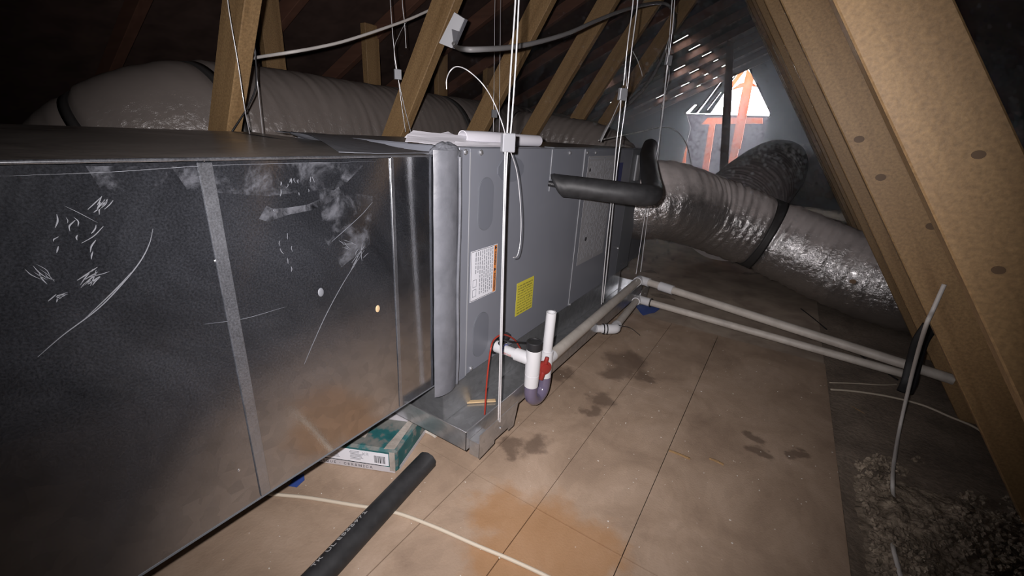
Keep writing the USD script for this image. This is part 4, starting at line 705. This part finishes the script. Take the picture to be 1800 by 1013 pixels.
for c0, cw in ((BW - 0.168, 0.033), (BW - 0.112, 0.034), (BW - 0.215, 0.03)):
    for i in range(7):
        z = 0.049 - i * 0.0036; rows.append(prism(sbox(c0 + rng.uniform(0, 0.003), z - 0.0016, c0 + cw * rng.uniform(0.7, 1), z), fo + nf * 0.001, exf, np.array([0, 0, 1.0]), 0.0002))
part(lb, 'print_lines', cat_(*rows), 'ink_grey')
part(lb, 'handwriting', words('KR', 0.0085, ff(BW - 0.080, 0.0400, 0.0010), exf, np.array([0.0, 0, 1.0]), 0.0003), 'ink_grey')
bars = []; u = BW - 0.052
while u < BW - 0.027:
    w = rng.choice([0.0006, 0.001, 0.0016]); bars.append(prism(sbox(u, 0.024, u + w, 0.044), fo + nf * 0.001, exf, np.array([0, 0, 1.0]), 0.0002)); u += w + rng.choice([0.0007, 0.0012])
part(lb, 'barcode', cat_(*bars), 'ink')
to = fo + np.array([0, 0, BH + 0.0003])
part(tb, 'top_band', prism(sbox(0.02, 0.105, BW - 0.01, 0.130), to, exf, byd, 0.0004), 'box_white_band')
part(tb, 'lettering', words('CERÁMICA', 0.010, to + exf * (BW - 0.17) + byd * 0.112 + np.array([0, 0, 0.0004]), exf, byd, 0.0003, True), 'ink_grey')
part(tb, 'dust_streak', plane_prism([to + exf * (BW - 0.03) + byd * 0.002, to + exf * (BW - 0.006) + byd * 0.006, to + exf * (BW - 0.012) + byd * 0.15, to + exf * (BW - 0.022) + byd * 0.15], (0, 0, 1), 0.0005), 'box_dust')
part(tb, 'dust_streak', plane_prism([to + exf * 0.02 + byd * 0.045, to + exf * (BW - 0.09) + byd * 0.03, to + exf * (BW - 0.10) + byd * 0.085, to + exf * 0.05 + byd * 0.09], (0, 0, 1), 0.0004), 'box_dust')
part(tb, 'dust_corner', prism(sbox(BW - 0.016, 0.006, BW - 0.003, BH - 0.004), fo + nf * 0.0004, exf, np.array([0, 0, 1.0]), 0.0006), 'box_dust')
so = BA.copy(); 
part(tb, 'side_face', prism(sbox(0.010, 0.006, BD - 0.01, BH - 0.008), so - bxd * 0.0004, byd, np.array([0, 0, 1.0]), 0.0006), 'box_side')
part(tb, 'white_band', prism(sbox(0.012, 0.001, BD - 0.01, 0.012), so - bxd * 0.0006, byd, np.array([0, 0, 1.0]), 0.0008), 'box_white_band')

# ------------------------------------------------------------------ black foam tube, wires and scraps on the floor
ft = thing('foam_tube', 'empty black foam pipe insulation lying on the floor, printed along one side', 'pipe insulation', loc=(-0.55, 0.4, 0))
fa, fb_ = np.array([-0.562, 0.583, 0.0215]), np.array([-0.497, 0.10, 0.0215])
fp_ = np.array([fa * (1 - t) + fb_ * t for t in np.linspace(0, 1, 40)])
ag = np.linspace(0, 2 * np.pi, 32, endpoint=False)
g = hollow(fp_, 0.0235, 0.013, 32); vv = np.array(g.vertices); near = np.abs(((vv - fa) @ unit(fb_ - fa))) < 0.004
vv[near] += unit(fa - fb_) * (0.010 * (meshkit.fbm(vv[near] * 140, 3) - 0.45))[:, None]; vv[:, 2] = np.maximum(vv[:, 2] * 0.92 + 0.001, 0.0008); g.vertices = vv
part(ft, 'foam_sleeve', g, 'foam_black', smooth=40)
fd = unit(fa - fb_); fl_ = np.cross((0, 0, 1), fd); upn = unit(np.array([0, 0, 0.95]) + fl_ * 0.35); ty = unit(np.cross(upn, fd)); ct = (fa * 0.0 + fb_)
def tubetext(txt, h, dist, w):
    g = meshkit.text_mesh(txt, h, 0.0004); g.apply_scale((w / g.vertices[:, 0].max(), 1, 1)); v = np.array(g.vertices)
    R_ = 0.0236; th = (v[:, 1] - h / 2) / R_ + math.radians(27); out = fa[None] - fd * dist + v[:, :1] * fd[None] + (R_ + v[:, 2:3]) * (np.sin(th)[:, None] * fl_[None] + np.cos(th)[:, None] * np.array([[0, 0, 1.0]]))
    out[:, 2] = np.maximum(out[:, 2] * 0.92 + 0.001, 0.001); g.vertices = out; return g
part(ft, 'lettering', tubetext('TK  UL E533971', 0.0085, 0.315, 0.128), 'ink_white')
single('floor_wire', tube(spline([[(-0.8142,0.3107,0.004)][0], *[(-0.7681,0.3311,0.004),(-0.7014,0.3682,0.004),(-0.6097,0.411,0.004),(-0.5307,0.4469,0.004),(-0.4416,0.4693,0.004),(-0.3414,0.4871,0.004),(-0.2723,0.5007,0.004),(-0.2055,0.5107,0.004)], [(-0.131,0.5178,0.004)][0]], 8), 0.0038, 10), 'wire_cream', 'cream cable lying across the floor beneath the black foam tube', 'cable', smooth=True)
def scrap(pts, lab, seed):
    P = np.array(pts); c = P.mean(0); g = plane_prism([(p[0], p[1], 0.003) for p in P], (0, 0, 1), 0.0016); g = g.subdivide().subdivide(); v = np.array(g.vertices); v[:, 2] += 0.008 * meshkit.fbm(v * 30 + seed, 3); g.vertices = v
    single('blue_scrap', g, 'tape_blue', lab, 'tape', smooth=40)
scrap([(-0.7595,0.3629,0),(-0.77,0.3811,0),(-0.7627,0.4007,0),(-0.7468,0.3919,0),(-0.7417,0.3701,0)], 'small blue tape scrap on the floor below the duct', 1)
scrap([(-0.484,1.9144,0),(-0.4421,1.9968,0),(-0.3761,2.0064,0),(-0.3859,1.8919,0),(-0.4204,1.8295,0),(-0.4556,1.876,0)], 'crumpled blue plastic on the floor beneath the lower drain pipe', 4)
# wires at the right
single('hanging_wire', tube(spline([[(0.3208,1.205,0.5028)][0], [(0.319,1.2,0.4456)][0], [(0.316,1.19,0.4122)][0], *[(0.3598,1.33,0.2928)], *[(0.3946,1.42,0.1704)], *[(0.4164,1.44,0.0387)], *[(0.3869,1.2802,0.02),(0.369,1.1748,0.02)], *[(0.385,1.1727,-0.03),(0.3693,1.0669,-0.03)], *[(0.3429,0.9618,0.012),(0.3432,0.9209,0.012),(0.344,0.8808,0.012)]], 8), 0.0042, 10), 'wire_white', 'white wire hanging from a sloping brace down into the loose insulation', 'wire', smooth=True)
single('loose_wire', tube(spline([(0.2764,1.6425,-0.004),(0.3418,1.6803,-0.004),(0.4369,1.716,-0.004),(0.5249,1.7238,-0.004),(0.5871,1.6936,-0.004),(0.6395,1.6652,-0.004),(0.6826,1.585,-0.004)], 8), 0.0034, 8), 'wire_cream', 'cream wire lying on the dark floor toward the brace feet', 'wire', smooth=True)
single('loose_wire', tube(spline([(0.2764,1.6991,-0.006),(0.3482,1.7503,-0.006),(0.4332,1.8026,-0.006),(0.4793,1.8428,-0.006)], 8), 0.0022, 8), 'wire_cream', 'short thin cream wire above the longer one on the dark floor', 'wire', smooth=True)
sk = [*[(0.4557,1.68,0.276),(0.4486,1.68,0.2199),(0.4551,1.68,0.1425)], *[(0.457,1.66,0.0873),(0.4568,1.66,0.0497)]]
single('black_strap', tube(spline(sk, 8), 0.020, 16, sx=0.35), 'strap_black', 'wide black strap hanging round the white drain pipes by the braces', 'strap', smooth=True)

# loose fill insulation in the bay by the right edge
def fluff():
    xs, ys = np.linspace(0.30, 1.25, 330), np.linspace(0.25, 1.42, 380); X, Y = np.meshgrid(xs, ys, indexing='ij'); P = np.stack([X, Y, np.zeros_like(X)], -1)
    h = 0.03 * meshkit.fbm(P * 9, 4, 2) + 0.024 * meshkit.fbm(P * 38, 4, 5) ** 1.0 + 0.012 * meshkit.fbm(P * 120, 2, 8)
    edge = np.clip((X - 0.305) / 0.07, 0, 1) * np.clip((1.36 - Y) / 0.28, 0, 1); P[..., 2] = -0.045 + h * (0.25 + 0.75 * edge) 
    P[..., 0] += 0.006 * (meshkit.fbm(P * 70, 2, 3) - 0.5); return sheet(P, 0.01)
def clumps():
    """loose tufts lying on the bed, in patches"""
    base = trimesh.creation.icosphere(0, 1.0); rg = np.random.default_rng(5); n = 30000
    x, y = rg.uniform(0.31, 1.05, n), rg.uniform(0.25, 1.40, n); w = meshkit.fbm(np.stack([x * 11, y * 11, x * 0 + 2.0], 1), 3, 4)
    ok = w > 0.44 + 0.22 * np.maximum(0, (y - 1.05) / 0.35) + 0.1 * np.maximum(0, 0.42 - x); x, y, w = x[ok][:14000], y[ok][:14000], w[ok][:14000]; n = len(x)
    r = rg.uniform(0.0015, 0.0062, n); V = base.vertices[None] * rg.uniform(0.6, 1.35, (n, 12, 1)) * r[:, None, None] * rg.uniform(0.6, 1.4, (n, 1, 3))
    V = V + np.stack([x, y, -0.030 + 0.09 * (w - 0.4) + rg.uniform(0, 0.016, n)], 1)[:, None]
    Fc = base.faces[None] + 12 * np.arange(n)[:, None, None]
    return cat_(fluff(), trimesh.Trimesh(V.reshape(-1, 3), Fc.reshape(-1, 3), process=False))
single('loose_insulation', clumps(), 'insulation', 'clumpy brown loose-fill insulation at the lower right', 'insulation', smooth=False, kind='stuff')

# ------------------------------------------------------------------ haze volume added for the glow round the opening, partly veiling lens glare
M['haze'] = usdkit.material(stage, '/World/Looks/haze', {'v': ('principled_volume', {'color': (0.9, 0.93, 1.0), 'density': 0.085, 'anisotropy': 0.6})}, [], volume='v.volume')
single('added_haze', prism([(-1.9, 0.02), (0.95, 0.02), (0.95, 1.10), (-0.49, 1.80), (-1.9, 1.12)], (0, 7.46, 0), np.array([1.0, 0, 0]), np.array([0, 0, 1.0]), 5.7), 'haze', 'thin added haze for the glow in the far end of the attic', 'haze', kind='stuff')

# small wires, splinters and crumbs on the floor
single('dark_wire', tube(spline([(0.1948,2.4984,-0.008),(0.2459,2.386,-0.008),(0.2933,2.2709,-0.008)], 6), 0.0026, 8), 'rubber_black', 'short dark wire on the bare floor just below the silver duct', 'wire', smooth=True)
single('dark_wire', tube(spline([(0.3857,2.0683,-0.006),(0.4218,1.9929,-0.006),(0.4539,1.9437,-0.006),(0.4888,1.8873,-0.006)], 6), 0.0030, 8), 'rubber_black', 'dark wire running from the white drain pipes toward the black strap', 'wire', smooth=True)
for seg, lab in (([(-0.1031,0.9896,0.002),(-0.0511,0.9899,0.002)], 'pale wood splinter in the middle of the floor'), ([(-0.0105,1.0223,0.002),(0.0231,1.0202,0.002)], 'smaller pale wood splinter right of the first one on the floor'), ([(0.3202,1.5783,-0.01),(0.3614,1.5507,-0.01)], 'pale wood sliver on the dark floor right of the sheet edge')):
    single('wood_splinter', tube(spline([seg[0], (np.array(seg[0]) + seg[1]) / 2 + (0, 0, 0.0012), seg[1]], 5), 0.0021, 6, sx=1.8), 'wood_post', lab, 'splinter')
rg = np.random.default_rng(19); bits = []; ico = trimesh.creation.icosphere(0, 1.0)
for _ in range(330):
    x, y = rg.uniform(-0.75, 0.27), rg.uniform(0.15, 1.82)
    if x < -0.50 and y > 0.6: continue
    r = rg.uniform(0.0006, 0.0020); bits.append(trimesh.Trimesh(ico.vertices * r * rg.uniform(0.6, 1.5, 3) * (1, 1, 0.5) + (x, y, 0.0012), ico.faces, process=False))
single('debris', cat_(*bits), 'styrofoam', 'tiny pale crumbs scattered over the floor sheets', 'debris', kind='stuff')
